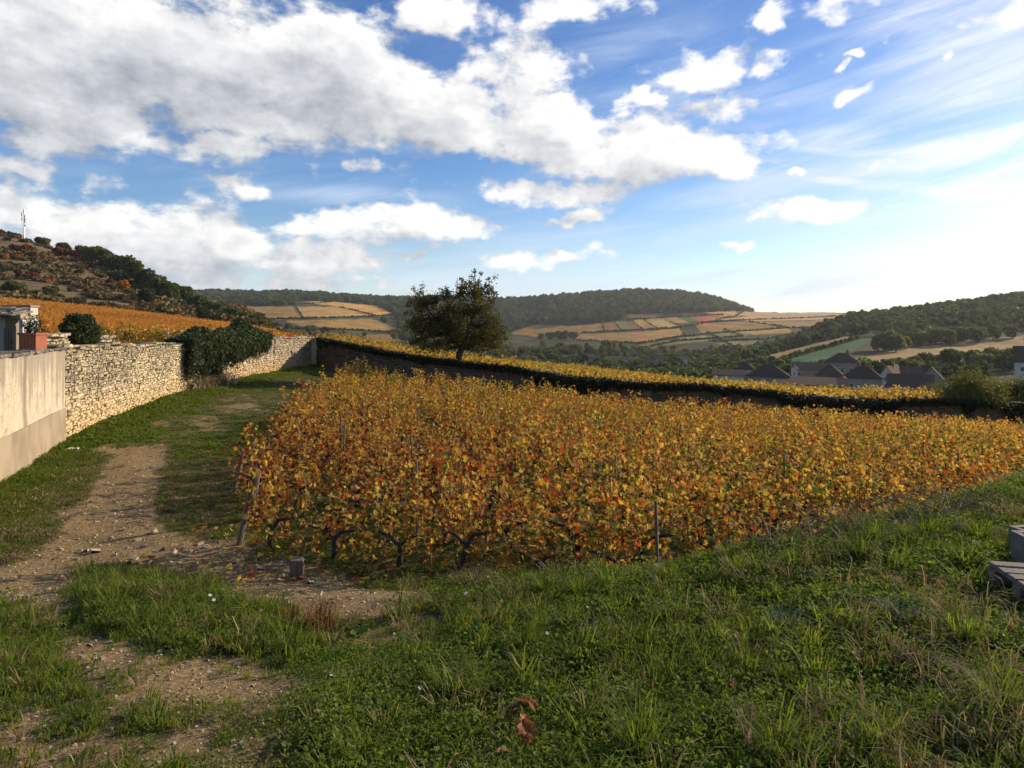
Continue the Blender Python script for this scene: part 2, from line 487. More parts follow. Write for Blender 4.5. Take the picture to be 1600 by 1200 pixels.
def simple(name, col, rough=.8, noise=0.0, scale=8.0, col2=None, bump=0.0, spec=.3, metal=0.0, inst=0.0, tint=0.0, stretch=(1, 1, 1)):
    m, g = new_mat(name)
    tc = g.n('ShaderNodeTexCoord').outputs['Object']
    tcs = g.v('MULTIPLY', tc, stretch)
    nz = g.noise(tcs, scale, 6, .6)
    c = g.mix(g.m('MULTIPLY', g.sm(nz, .35, .65), noise), (*col, 1), (*(col2 or tuple(x * .5 for x in col)), 1))
    if inst or tint:
        oi = g.n('ShaderNodeObjectInfo').outputs['Random']
        k = g.m('ADD', g.m('MULTIPLY', g.m('SUBTRACT', oi, .5), inst), g.m('MULTIPLY', g.m('SUBTRACT', attr(g, 'tint'), .5), tint))
        k = g.m('ADD', k, 1.0)
        c = g.v('SCALE', c) if False else g.n('ShaderNodeVectorMath', {0: c, 'Scale': k}, operation='SCALE').outputs[0]
    ins = {'Base Color': c, 'Roughness': rough, 'Specular IOR Level': spec, 'Metallic': metal}
    if bump:
        b = g.n('ShaderNodeBump', {'Height': g.noise(tcs, scale * 3, 5, .65), 'Strength': bump, 'Distance': .02})
        ins['Normal'] = b.outputs[0]
    out(g, g.n('ShaderNodeBsdfPrincipled', ins).outputs[0])
    return m


M['bark'] = simple('bark', (.06, .045, .035), noise=.8, col2=(.02, .016, .013), scale=14, bump=.6, stretch=(1, 1, .3))
M['cane'] = simple('vine_cane', (.14, .075, .04), noise=.6, scale=20)
M['post'] = simple('weathered_post', (.20, .16, .12), noise=.8, col2=(.08, .065, .05), scale=14, bump=.6, stretch=(3, 3, .4))
M['steel'] = simple('galvanised_steel', (.42, .43, .44), rough=.4, metal=.6)
M['wire'] = simple('trellis_wire', (.12, .115, .11), rough=.5, metal=.5)
M['pale_stone'] = simple('loose_stone', (.44, .37, .25), noise=.7, col2=(.26, .19, .12), scale=9, bump=.5, inst=.5, tint=.4)
M['white_stone'] = simple('white_stone', (.72, .69, .62), noise=.3, scale=9, bump=.3)
M['concrete'] = simple('grey_concrete', (.14, .13, .115), noise=.6, col2=(.07, .07, .06), scale=10, bump=.4)
M['pallet'] = simple('grey_pallet_wood', (.20, .17, .14), noise=.8, col2=(.07, .06, .05), scale=12, bump=.5, stretch=(.3, 4, 4))
M['terracotta'] = simple('terracotta', (.33, .11, .055), noise=.6, col2=(.22, .08, .045), scale=10, bump=.2)
M['soil'] = simple('potting_soil', (.035, .025, .018))
M['door'] = simple('weathered_board', (.12, .11, .10), noise=.7, col2=(.05, .045, .04), scale=12, stretch=(4, 4, .4))
M['dark'] = simple('doorway_shade', (.02, .018, .016))  # near-black colour standing for the shade inside the shed doorway
M['lauze'] = simple('lauze_slab', (.20, .17, .14), noise=.8, col2=(.08, .07, .06), scale=9, bump=.5, inst=.6, tint=.5)
M['white_render'] = simple('pale_render', (.50, .48, .43), noise=.5, col2=(.36, .33, .28), scale=.8, bump=.1)
M['grey_render'] = simple('grey_render', (.27, .25, .215), noise=.5, col2=(.18, .165, .15), scale=.8, bump=.1)
M['stone_house'] = simple('rubble_house_wall', (.27, .24, .19), noise=.6, col2=(.18, .155, .12), scale=1.6, bump=.3)
M['slate'] = simple('dark_roof_tiles', (.075, .056, .045), noise=.7, col2=(.035, .03, .028), scale=2.0, bump=.3, inst=.4, tint=.5, spec=.05, rough=.95)
M['slate2'] = simple('brown_roof_tiles', (.115, .078, .056), noise=.7, col2=(.055, .045, .038), scale=2.0, bump=.3, inst=.4, tint=.5, spec=.05, rough=.95)
M['pane'] = simple('window_glass', (.03, .035, .04), rough=.1, spec=.6)
M['frame'] = simple('window_frame', (.5, .48, .45), rough=.6)
M['brick'] = simple('chimney_brick', (.24, .12, .08), noise=.5, scale=3)
M['red_awning'] = simple('red_cloth', (.5, .03, .03))


def wall_stone_mat(name, base, dark, warm, topz, shade=1.0, seed=0.0):
    """limestone of a dry wall: per-stone tone, lichen blotches thickest near the top, ochre near the foot"""
    m, g = new_mat(name)
    geo = g.n('ShaderNodeNewGeometry').outputs['Position']
    oi = g.n('ShaderNodeObjectInfo').outputs['Random']
    z = g.n('ShaderNodeSeparateXYZ', {0: geo}).outputs[2]
    t = g.m('FRACT', g.m('ADD', attr(g, 'tint'), oi))
    col = g.ramp(t, [(0, tuple(c * .5 for c in base)), (.3, tuple(c * .85 for c in base)), (.6, base), (1, tuple(min(.78, c * 1.25) for c in base))])
    big = g.noise(geo, .55, 5, .62)
    up = g.lin(z, 0.1, topz, -.16, .16)
    lichen = g.sm(g.m('ADD', big, up), .47, .58)
    fine = g.noise(geo, 9.0, 5, .7)
    lichen = g.m('MULTIPLY', lichen, g.sm(fine, .36, .60))
    col = g.mix(g.m('MULTIPLY', lichen, .82), col, (*dark, 1))
    foot = g.m('MULTIPLY', g.sm(g.m('ADD', z, g.m('MULTIPLY', big, -1.4)), .35, -.6), .75)
    col = g.mix(foot, col, (*warm, 1))
    bmp = g.n('ShaderNodeBump', {'Height': g.noise(geo, 30.0, 5, .7), 'Strength': .6, 'Distance': .02}).outputs[0]
    out(g, g.n('ShaderNodeBsdfPrincipled', {'Base Color': col, 'Roughness': .92, 'Specular IOR Level': .1, 'Normal': bmp}).outputs[0])
    return m


M['wall_a'] = wall_stone_mat('limestone_dry_wall', (.47, .385, .245), (.15, .13, .10), (.55, .40, .20), 2.4)
M['wall_b'] = wall_stone_mat('limestone_far_wall', (.48, .39, .26), (.18, .16, .125), (.50, .34, .17), 2.3)
M['wall_c'] = wall_stone_mat('shaded_wall_stone', (.12, .10, .075), (.05, .045, .035), (.12, .09, .06), 1.2)  # wall stone darkened in its colour for the shaded back wall and recess
M['mortar'] = simple('earth_mortar', (.24, .185, .115), noise=.7, scale=6, bump=.6)

# ------------------------------------------------------------------ near ground
def interp(x, xs, ys):
    return np.interp(x, xs, ys)


def crest_y(X):
    return interp(X, [-14, -2, .5, 1.7, 2.7, 5, 7.6, 12, 20], [6.8, 6.8, 6.7, 6.4, 6.6, 7.6, 9.2, 10.8, 12])


def crest_z(X):
    return interp(X, [-6, -2, .5, 1.7, 2.7, 5, 7.6, 12, 20], [.0, .02, .22, .42, .60, .72, .70, .7, .7])


def base_z(X, Y):
    f = interp(X, [-14, -9, -2.8, 6.7, 24, 30, 60], [0, -.40, -.75, -1.83, -3.0, -3.5, -5.0])
    t = np.clip((np.asarray(Y) - 3) / 28, 0, 1.2) ** .75
    f2 = f * t
    return f2


def zA(X, Y, fine=True):
    X = np.asarray(X, float); Y = np.asarray(Y, float)
    b = base_z(X, Y)
    cy, cz = crest_y(X), crest_z(X)
    # slope from 1.35 m under the camera down to the crest, then a drop to the vineyard
    s = 1.35 + (cz - 1.35) * np.clip((Y - .8) / (cy - .8), 0, 1) ** .85
    k = sstep(Y, cy - .15, cy + 1.1)
    z = s * (1 - k) + b * k
    # grass hump beside the path
    z = z + .16 * np.exp(-(((X + 4.0) / .9) ** 2 + ((Y - 6.3) / .55) ** 2))
    z = z + .10 * np.exp(-(((X + 1.6) / .8) ** 2 + ((Y - 6.2) / .5) ** 2))
    if fine:
        z = z + (fbm(X * .8, Y * .8, 3) - .5) * .16 + (fbm(X * 4, Y * 4, 9, 3) - .5) * .05
    return z


def proj(X, Y, z):
    return 800 + F * X / Y, HOR + F * (CAMZ - z) / Y


DIRT = [(238, 716, 36, 16, 1.0), (205, 760, 62, 30, 1.2), (190, 805, 85, 36, 1.25), (135, 862, 92, 32, 1.15), (40, 912, 90, 26, .9), (300, 866, 100, 28, 1.25), (430, 908, 105, 24, 1.35), (520, 935, 60, 22, 1.0),
        (100, 945, 100, 40, 1.0), (190, 1020, 120, 36, .85), (270, 1075, 110, 40, .75), (50, 1130, 120, 80, .62), (290, 1150, 90, 60, .45), (420, 1170, 120, 50, .4), (420, 1080, 60, 30, .6),
        (300, 665, 110, 22, .48), (400, 630, 90, 14, .42), (160, 705, 70, 18, .5), (470, 600, 60, 10, .2), (330, 700, 60, 22, .25), (60, 800, 70, 14, .6), (530, 1055, 60, 20, .4), (440, 940, 90, 22, .7),
        (190, 930, 112, 46, -1.3), (285, 985, 85, 34, -1.0), (20, 800, 60, 50, -.8), (330, 740, 70, 50, -.8), (110, 760, 50, 40, -.5), (30, 1010, 60, 50, -.55), (285, 790, 60, 34, -1.0), (330, 770, 50, 30, -.6), (120, 655, 90, 20, -.6), (50, 730, 70, 20, -.8), (60, 1070, 80, 20, -.3), (250, 1130, 60, 22, -.3),
        (600, 880, 130, 30, .35), (800, 960, 60, 20, .2), (560, 945, 90, 20, .45), (640, 925, 60, 10, .5), (1250, 850, 110, 16, .5), (560, 990, 60, 26, .35)]


def dirt_mask(X, Y):
    z = zA(X, Y, False)
    Yc = np.maximum(Y, .8)
    px, py = proj(X, Yc, z)
    d = np.zeros_like(px)
    for (cx, cy, rx, ry, w) in DIRT:
        r2 = ((px - cx) / rx) ** 2 + ((py - cy) / ry) ** 2
        d = d + w * np.exp(-r2 * .9)
    d = d + (fbm(X * 1.4, Y * 1.4, 21) - .5) * .8 + (fbm(X * 6, Y * 6, 5, 3) - .5) * .5
    return np.clip(d, 0, 1)


# the left boundary walls, seen from above (x, y)
WALL_PTS = [(-9.2, 9.0), (-10.3, 12.3), (-12.0, 15.9), (-13.6, 21.5), (-15.3, 28.6), (-15.75, 38), (-15.5, 47.6)]
BACK_PTS = [(-15.5, 47.6), (-13.0, 44.5), (-8.5, 40.3), (-6.4, 37.8), (-3.1, 36.0), (0, 35.0), (3.6, 34.4), (7.1, 34.0), (10.8, 34.3), (13.8, 34.6), (18.5, 35.2), (22.4, 35.6), (26, 36.0), (31.5, 36.8)]
BACK_TOPS = [2.05, 1.83, 1.30, 1.10, .77, .54, .06, -.28, -.40, -.74, -1.24, -1.42, -1.45, -1.8]


def wall_x(Y):
    return np.interp(Y, [p[1] for p in WALL_PTS], [p[0] for p in WALL_PTS])


def back_y(X):
    return np.interp(X, [p[0] for p in BACK_PTS], [p[1] for p in BACK_PTS])


def back_top(X):
    return np.interp(X, [p[0] for p in BACK_PTS], BACK_TOPS)


def ground_material():
    m, g = new_mat('earth_and_turf')
    geo = g.n('ShaderNodeNewGeometry').outputs['Position']
    d = attr(g, 'dirt')
    n1 = g.noise(geo, 2.5, 8, .65)
    n2 = g.noise(geo, 22.0, 6, .7)
    n3 = g.noise(geo, 90.0, 3, .6)
    dirt = g.ramp(n2, [(.3, (.105, .07, .033)), (.5, (.215, .145, .068)), (.7, (.35, .255, .135))])
    vor = g.n('ShaderNodeTexVoronoi', {'Vector': geo, 'Scale': 34.0, 'Randomness': 1.0})
    peb = g.m('MULTIPLY', g.sm(vor.outputs['Distance'], .30, .18), g.sm(g.n('ShaderNodeSeparateColor', {0: vor.outputs['Color']}).outputs[0], .6, .75))
    dirt = g.mix(g.m('MULTIPLY', peb, .8), dirt, (.46, .38, .27, 1))
    turf = g.ramp(n2, [(.3, (.03, .03, .012)), (.5, (.075, .07, .028)), (.7, (.15, .12, .06))])
    f = g.sm(g.m('ADD', d, g.m('MULTIPLY', g.m('SUBTRACT', n1, .5), .7)), .30, .58)
    col = g.mix(f, turf, dirt)
    h = g.m('ADD', g.m('MULTIPLY', n2, .6), g.m('ADD', g.m('MULTIPLY', n3, .25), g.m('MULTIPLY', peb, .25)))
    bmp = g.n('ShaderNodeBump', {'Height': h, 'Strength': .9, 'Distance': .05}).outputs[0]
    out(g, g.n('ShaderNodeBsdfPrincipled', {'Base Color': col, 'Roughness': .95, 'Specular IOR Level': .1, 'Normal': bmp}).outputs[0])
    return m


def grid_mesh(name, PX, PY, PZ, mat, attrs=None, colors=None, smooth=True):
    nr, nc = PX.shape
    V = np.stack([PX, PY, PZ], -1).reshape(-1, 3)
    i = np.arange(nr * nc).reshape(nr, nc)
    Fq = np.stack([i[:-1, :-1], i[:-1, 1:], i[1:, 1:], i[1:, :-1]], -1).reshape(-1, 4)
    mb = MB(); mb.add(V, Fq, 0.5)
    me = mb.mesh(name, mat, smooth)
    for k, a in (attrs or {}).items():
        at = me.attributes.new(k, 'FLOAT', 'POINT')
        at.data.foreach_set('value', np.asarray(a, np.float32).ravel())
    for k, a in (colors or {}).items():
        at = me.attributes.new(k, 'FLOAT_COLOR', 'POINT')
        rgba = np.concatenate([a.reshape(-1, 3), np.ones((nr * nc, 1))], 1)
        at.data.foreach_set('color', rgba.astype(np.float32).ravel())
    return link_mesh(name, me)


def build_near_ground():
    # rows by distance, columns between the left wall and the far right
    ys = np.concatenate([np.linspace(-12, .5, 26), np.linspace(.6, 14, 230), np.geomspace(14.1, 60, 150)])
    t = np.linspace(0, 1, 420)
    PX = np.zeros((len(ys), len(t))); PY = PX.copy()
    for r, y in enumerate(ys):
        yy = y
        xl = wall_x(max(yy, 9.0)) - .15 if yy < 47.7 else -15.6
        xl = min(xl, -9.2) if yy < 9 else xl
        xr = 18 + max(yy, 0) * .9
        u = t ** 1.25 if yy < 12 else t
        PX[r] = xl + (xr - xl) * t
        PY[r] = y
    yb = back_y(PX) - .02
    PY = np.minimum(PY, np.where(PX < -15.4, 47.6, yb))
    PZ = zA(PX, PY)
    d = dirt_mask(PX, PY)
    o = grid_mesh('ground', PX, PY, PZ, ground_material(), {'dirt': d})
    tag(o, kind='structure')


build_near_ground()

# ------------------------------------------------------------------ far terrain
def P_(Y, y):
    return (Y, CAMZ + (HOR - y) * Y / F)


TER = {
    -1600: [(8, 1.9), (30, 2.2), P_(50, 515), P_(170, 400), P_(200, 390), P_(330, 230), P_(600, 300), P_(1500, 430), P_(3500, 480)],
    -600: [(8, 1.9), (30, 1.9), P_(50, 522), P_(170, 440), P_(200, 430), P_(330, 290), P_(600, 350), P_(1500, 450), P_(3500, 480)],
    0: [(8, 1.9), (30, 1.8), P_(50, 527), P_(120, 496), P_(170, 470), P_(200, 462), P_(265, 408), P_(330, 366), P_(420, 372), P_(800, 440), P_(3500, 480)],
    100: [(8, 1.9), (30, 1.8), P_(50, 531), P_(120, 504), P_(170, 479), P_(200, 473), P_(260, 430), P_(325, 393), P_(400, 402), P_(800, 450), P_(3500, 480)],
    200: [(8, 1.9), (30, 1.8), P_(50, 536), P_(120, 513), P_(170, 489), P_(200, 485), P_(260, 452), P_(315, 425), P_(400, 440), P_(800, 470), P_(3500, 480)],
    300: [(8, 1.9), (30, 1.7), P_(50, 539), P_(120, 521), P_(170, 502), P_(200, 499), P_(260, 482), P_(305, 468), P_(400, 500), P_(800, 500), P_(1500, 464), P_(1700, 460), P_(3500, 480)],
    400: [(8, 1.9), (36, 1.6), P_(50, 542), P_(120, 527), P_(170, 515), P_(200, 513), P_(260, 500), P_(300, 496), P_(400, 530), P_(600, 535), P_(800, 512), P_(1200, 478), P_(1500, 464), P_(1700, 459), P_(3500, 480)],
    450: [(8, 1.9), (36, 1.6), P_(50, 545), P_(120, 533), P_(160, 528), P_(200, 533), P_(260, 545), P_(400, 540), P_(600, 532), P_(800, 512), P_(1200, 478), P_(1500, 464), P_(1700, 459), P_(3500, 480)],
    520: [(8, 1.6), (44, 1.3), P_(60, 548), P_(90, 540), P_(140, 562), P_(260, 560), P_(450, 545), P_(650, 528), P_(850, 510), P_(1200, 481), P_(1500, 467), P_(1700, 462), P_(3500, 480)],
    600: [(8, 1.4), (41, 1.0), P_(60, 561), P_(90, 552), P_(140, 582), P_(300, 570), P_(500, 548), P_(800, 528), P_(1000, 510), P_(1250, 488), P_(1500, 474), P_(1700, 468), P_(3500, 480)],
    715: [(8, .6), (36, .2), P_(60, 577), P_(90, 567), P_(140, 592), P_(300, 580), P_(500, 558), P_(900, 530), P_(1300, 495), P_(1500, 476), P_(1700, 467), P_(3500, 480)],
    800: [(8, 0), (35, -.4), P_(60, 585), P_(90, 574), P_(140, 602), P_(300, 585), P_(500, 562), P_(800, 545), P_(1100, 526), P_(1250, 517), P_(1500, 487), P_(1700, 470), P_(3500, 480)],
    900: [(8, -.4), (34, -.7), P_(60, 595), P_(90, 582), P_(140, 610), P_(300, 590), P_(500, 565), P_(800, 543), P_(1000, 526), P_(1250, 507), P_(1500, 477), P_(1700, 462), P_(3500, 480)],
    1000: [(8, -.7), (34, -1.0), P_(60, 606), P_(90, 593), P_(140, 620), P_(300, 595), P_(500, 568), P_(700, 553), P_(1000, 522), P_(1250, 498), P_(1500, 472), P_(1700, 456), P_(3500, 480)],
    1100: [(8, -1.2), (34, -1.5), P_(60, 614), P_(90, 604), P_(140, 628), P_(190, 612), P_(300, 593), P_(500, 566), P_(700, 550), P_(1000, 517), P_(1250, 494), P_(1500, 474), P_(1700, 464), P_(3500, 483)],
    1180: [(8, -1.4), (35, -1.7), P_(60, 620), P_(90, 609), P_(140, 630), P_(190, 609), P_(300, 585), P_(420, 558), P_(560, 556), P_(700, 550), P_(1000, 517), P_(1300, 495), P_(1700, 488), P_(3500, 489)],
    1300: [(8, -1.8), (36, -2.1), P_(60, 632), P_(90, 620), P_(140, 638), P_(190, 609), P_(300, 576), P_(400, 548), P_(500, 524), P_(600, 508), P_(680, 503), P_(850, 520), P_(1500, 494), P_(2500, 490), P_(3500, 490)],
    1400: [(8, -1.9), (36, -2.2), P_(60, 637), P_(90, 626), P_(140, 640), P_(190, 612), P_(300, 570), P_(400, 545), P_(500, 519), P_(600, 500), P_(700, 488), P_(900, 505), P_(2500, 490), P_(3500, 488)],
    1500: [(8, -2.1), (37, -2.6), P_(60, 640), P_(90, 632), P_(140, 640), P_(190, 614), P_(300, 568), P_(400, 541), P_(500, 512), P_(600, 492), P_(720, 475), P_(900, 490), P_(2500, 490), P_(3500, 488)],
    1600: [(8, -2.4), (37, -3.2), P_(60, 640), P_(90, 632), P_(140, 626), P_(190, 614), P_(300, 564), P_(400, 537), P_(500, 506), P_(600, 484), P_(720, 464), P_(900, 478), P_(2500, 490), P_(3500, 488)],
    2200: [(8, -4), (37, -5), P_(60, 660), P_(90, 650), P_(190, 620), P_(300, 560), P_(400, 525), P_(600, 470), P_(720, 445), P_(900, 460), P_(2500, 480), P_(3500, 485)],
    3200: [(8, -6), (37, -7), P_(60, 690), P_(90, 670), P_(190, 640), P_(300, 560), P_(400, 515), P_(600, 450), P_(720, 430), P_(900, 450), P_(2500, 480), P_(3500, 485)],
}
TCOLS = sorted(TER)


def smooth_cols(x):
    """piecewise table -> weights of neighbouring columns (cosine eased)"""
    x = np.clip(x, TCOLS[0], TCOLS[-1] - 1e-3)
    i = np.searchsorted(TCOLS, x, side='right') - 1
    i = np.clip(i, 0, len(TCOLS) - 2)
    c = np.array(TCOLS, float)
    t = (x - c[i]) / (c[i + 1] - c[i])
    return i, t


_YT = np.concatenate([np.linspace(8, 60, 60)[:-1], np.geomspace(60, 3500, 380)])
_TAB = np.array([np.interp(_YT, [p[0] for p in TER[c]], [p[1] for p in TER[c]]) for c in TCOLS])
# smooth the table along the distance axis a little
_k = np.array([1, 2, 3, 4, 5, 4, 3, 2, 1], float); _k /= _k.sum()
_TAB2 = np.array([np.convolve(np.pad(r, 4, mode='edge'), _k, mode='valid') for r in _TAB])
_TAB2[:, :62] = _TAB[:, :62]


def zB(X, Y, fine=True):
    X = np.asarray(X, float); Y = np.asarray(Y, float)
    x = 800 + F * X / Y
    i, t = smooth_cols(x)
    # Catmull-Rom across columns
    fi = np.interp(Y, _YT, np.arange(len(_YT)))
    j = np.clip(fi.astype(int), 0, len(_YT) - 2)
    u = fi - j
    def row(k):
        k = np.clip(k, 0, len(TCOLS) - 1)
        return _TAB2[k, j] * (1 - u) + _TAB2[k, j + 1] * u
    p1, p2 = row(i), row(i + 1)
    c = np.array(TCOLS, float)
    h = c[i + 1] - c[i]
    im, ip = np.clip(i - 1, 0, None), np.clip(i + 2, None, len(TCOLS) - 1)
    m1 = (p2 - row(im)) / np.maximum(c[i + 1] - c[im], 1) * h
    m2 = (row(ip) - p1) / np.maximum(c[ip] - c[i], 1) * h
    t2, t3 = t * t, t * t * t
    z = (2 * t3 - 3 * t2 + 1) * p1 + (t3 - 2 * t2 + t) * m1 + (-2 * t3 + 3 * t2) * p2 + (t3 - t2) * m2
    if fine:
        a = sstep(Y, 180, 500)
        z = z + a * (fbm(X / 45, Y / 45, 31) - .5) * Y * .006
    return z


def py_of(X, Y):
    return HOR + F * (CAMZ - zB(X, Y)) / Y


def hit(x, y, y0, y1=2600):
    """first terrain point beyond distance y0 seen in picture column x at row y or above"""
    Ys = np.geomspace(y0, y1, 500)
    rows = py_of((x - 800) / F * Ys, Ys)
    k = np.where(rows <= y)[0]
    Yh = Ys[k[0]] if len(k) else Ys[np.argmin(rows)]
    X = (x - 800) / F * Yh
    return Vector((float(X), float(Yh), float(zB(X, Yh))))


def inpoly(px, py, poly):
    px = np.asarray(px, float); py = np.asarray(py, float)
    r = np.zeros(px.shape, bool)
    n = len(poly)
    for a in range(n):
        x1, y1 = poly[a]; x2, y2 = poly[(a + 1) % n]
        if y1 == y2: continue
        c = ((y1 > py) != (y2 > py)) & (px < (x2 - x1) * (py - y1) / (y2 - y1) + x1)
        r ^= c
    return r


GOLD, OCHRE, RUST, REDB, OLIVE, GREEN, TEAL, BROWN = (.36, .215, .055), (.27, .165, .05), (.28, .16, .042), (.23, .115, .04), (.17, .15, .045), (.08, .11, .03), (.05, .11, .04), (.19, .11, .04)
FIELDS = [  # polygon in picture coordinates, distance range, colour
    ([(340, 479), (458, 479), (473, 498), (420, 500), (340, 496)], 700, 1600, OCHRE),
    ([(461, 479), (530, 479), (580, 493), (476, 497)], 700, 1600, (.38, .235, .08)),
    ([(466, 470), (520, 471), (585, 477), (612, 489), (585, 494), (530, 479), (500, 476)], 700, 1600, (.46, .26, .07)),
    ([(445, 501), (580, 498), (620, 513), (600, 517), (480, 513)], 500, 1600, OCHRE),
    ([(560, 523), (625, 522), (645, 532), (590, 534)], 400, 1200, BROWN),
    ([(796, 521), (832, 507), (895, 509), (926, 507), (908, 520), (840, 526)], 700, 1700, RUST),
    ([(926, 506), (940, 504), (943, 517), (912, 519)], 700, 1700, OCHRE),
    ([(940, 503), (960, 502), (970, 516), (943, 517)], 700, 1700, REDB),
    ([(960, 502), (978, 502), (985, 516), (970, 516)], 700, 1700, OLIVE),
    ([(978, 501), (985, 501), (1002, 515), (985, 516)], 700, 1700, BROWN),
    ([(985, 501), (1005, 499), (1025, 513), (1002, 515)], 700, 1700, GOLD),
    ([(1005, 499), (1032, 497), (1062, 511), (1025, 513)], 700, 1700, (.40, .27, .09)),
    ([(1032, 497), (1055, 495), (1080, 504), (1060, 505)], 700, 1700, GOLD),
    ([(1055, 495), (1075, 493), (1092, 503), (1078, 504)], 700, 1700, GREEN),
    ([(1075, 493), (1125, 491), (1132, 497), (1094, 504)], 700, 1700, (.38, .13, .055)),
    ([(1103, 488), (1150, 486), (1155, 494), (1125, 494)], 700, 1700, (.42, .23, .08)),
    ([(980, 490), (1036, 490), (1030, 497), (983, 499)], 700, 1700, BROWN),
    ([(903, 521), (985, 519), (1000, 536), (900, 531)], 600, 1700, OCHRE),
    ([(985, 519), (1005, 518), (1022, 533), (1000, 536)], 600, 1700, (.36, .17, .06)),
    ([(1005, 518), (1063, 513), (1068, 524), (1022, 533)], 600, 1700, GOLD),
    ([(1085, 505), (1180, 502), (1230, 510), (1115, 519), (1095, 520)], 700, 1900, RUST),
    ([(1120, 499), (1165, 494), (1300, 493), (1310, 499), (1180, 502)], 700, 2500, (.42, .26, .11)),
    ([(1165, 484), (1316, 490), (1310, 497), (1200, 496), (1150, 492)], 700, 3000, (.40, .24, .11)),
    ([(1180, 503), (1310, 500), (1290, 510), (1235, 512)], 700, 2500, OCHRE),
    ([(1000, 538), (1060, 531), (1075, 535), (1010, 545)], 500, 1500, OLIVE),
    ([(1060, 528), (1095, 524), (1130, 528), (1075, 536)], 500, 1500, (.24, .19, .07)),
    ([(1105, 522), (1160, 516), (1170, 524), (1120, 530)], 500, 1500, OLIVE),
    ([(1130, 518), (1230, 513), (1240, 520), (1180, 523)], 500, 1700, GOLD),
    ([(1120, 536), (1180, 531), (1190, 536), (1130, 541)], 500, 1500, OLIVE),
    ([(980, 545), (1010, 546), (1020, 553), (985, 556)], 450, 1500, (.13, .15, .05)),
    ([(1176, 559), (1335, 521), (1372, 520), (1340, 530), (1220, 562)], 230, 620, (.30, .22, .075)),
    ([(1215, 564), (1345, 531), (1362, 530), (1325, 552), (1290, 566)], 230, 620, TEAL),
    ([(1325, 562), (1400, 546), (1600, 524), (1600, 548), (1440, 572), (1340, 578)], 220, 620, (.30, .20, .085)),
    ([(1390, 521), (1460, 512), (1480, 516), (1400, 530)], 300, 620, (.24, .19, .08)),
    ([(900, 562), (1010, 566), (1120, 575), (1120, 582), (950, 574), (890, 568)], 200, 700, (.10, .15, .045)),
]
WOODS = [
    ([(300, 440), (640, 450), (645, 545), (615, 520), (625, 510), (615, 490), (585, 477), (520, 471), (464, 470), (455, 478), (300, 480)], 700, 2100),
    ([(640, 440), (1180, 440), (1176, 487), (1150, 486), (1100, 487), (1036, 490), (980, 491), (975, 500), (920, 505), (860, 506), (832, 507), (796, 521), (790, 530), (640, 530)], 900, 2100),
    ([(1310, 440), (1620, 430), (1900, 400), (2300, 380), (2300, 470), (1900, 500), (1620, 520), (1540, 528), (1480, 534), (1400, 546), (1385, 530), (1375, 518), (1330, 505)], 300, 900),
    ([(1168, 553), (1230, 535), (1320, 514), (1345, 520), (1260, 540), (1180, 560)], 230, 700),
    ([(1310, 510), (1375, 520), (1340, 530), (1310, 522)], 300, 700),
]


def cover_color(X, Y):
    z = zB(X, Y)
    px = 800 + F * X / Y
    py = HOR + F * (CAMZ - z) / Y
    n = fbm(X / 30, Y / 30, 41)
    px = px + (fbm(X / 9, Y / 9, 61) - .5) * 7
    py = py + (fbm(X / 9, Y / 9, 62) - .5) * 2.4
    c = np.zeros(X.shape + (3,))
    c[:] = (.055, .055, .024)
    c += (n[..., None] - .5) * np.array([.08, .06, .03])
    # dry hillside at the left
    hill = (px < 470) & (Y > 175) & (Y < 700)
    dry = np.stack([.155 + .10 * (n - .5), .115 + .08 * (n - .5), .06 + .05 * (n - .5)], -1)
    c[hill] = dry[hill]
    vin = (px < 452) & (Y > 48) & (Y < 176)
    c[vin] = (.20, .12, .05)
    up = (Y < 92) & (px > 450)
    c[up] = (.16, .11, .055)
    for poly, y0, y1, col in FIELDS:
        k = inpoly(px, py, poly) & (Y > y0) & (Y < y1)
        v = 1 + (fbm(X / 14, Y / 14, 57)[..., None] - .5) * .8
        c = np.where(k[..., None], np.array(col) * v, c)
    wood = np.zeros(X.shape, bool)
    for poly, y0, y1 in WOODS:
        k = inpoly(px, py, poly) & (Y > y0) & (Y < y1)
        c[k] = (.03, .035, .016)
        wood |= k
    return np.clip(c, .005, 1), wood


def terrain_material():
    m, g = new_mat('fields_and_hillside')
    col = g.n('ShaderNodeAttribute', attribute_name='cover').outputs['Color']
    geo = g.n('ShaderNodeNewGeometry').outputs['Position']
    n1 = g.noise(geo, .35, 6, .65)
    n2 = g.noise(geo, .06, 5, .6)
    # vine rows: fine stripes, direction changing with a large cell pattern
    sep = g.n('ShaderNodeSeparateXYZ', {0: geo})
    row = g.m('SINE', g.m('ADD', g.m('MULTIPLY', sep.outputs[0], 1.25), g.m('MULTIPLY', sep.outputs[1], .22)))
    k = g.m('ADD', g.m('MULTIPLY', g.m('SUBTRACT', n1, .5), 1.3), g.m('MULTIPLY', g.m('SUBTRACT', n2, .5), .6))
    k = g.m('ADD', k, g.m('MULTIPLY', g.m('SUBTRACT', g.noise(g.v('MULTIPLY', geo, (1.2, .25, 1.0)), .5, 3), .5), .9))
    k = g.m('MAXIMUM', g.m('ADD', k, 1.0), .3)
    c = g.n('ShaderNodeVectorMath', {0: col, 'Scale': k}, operation='SCALE').outputs[0]
    bmp = g.n('ShaderNodeBump', {'Height': n1, 'Strength': .6, 'Distance': 1.0}).outputs[0]
    out(g, g.n('ShaderNodeBsdfPrincipled', {'Base Color': c, 'Roughness': .95, 'Specular IOR Level': .05, 'Normal': bmp}).outputs[0])
    return m


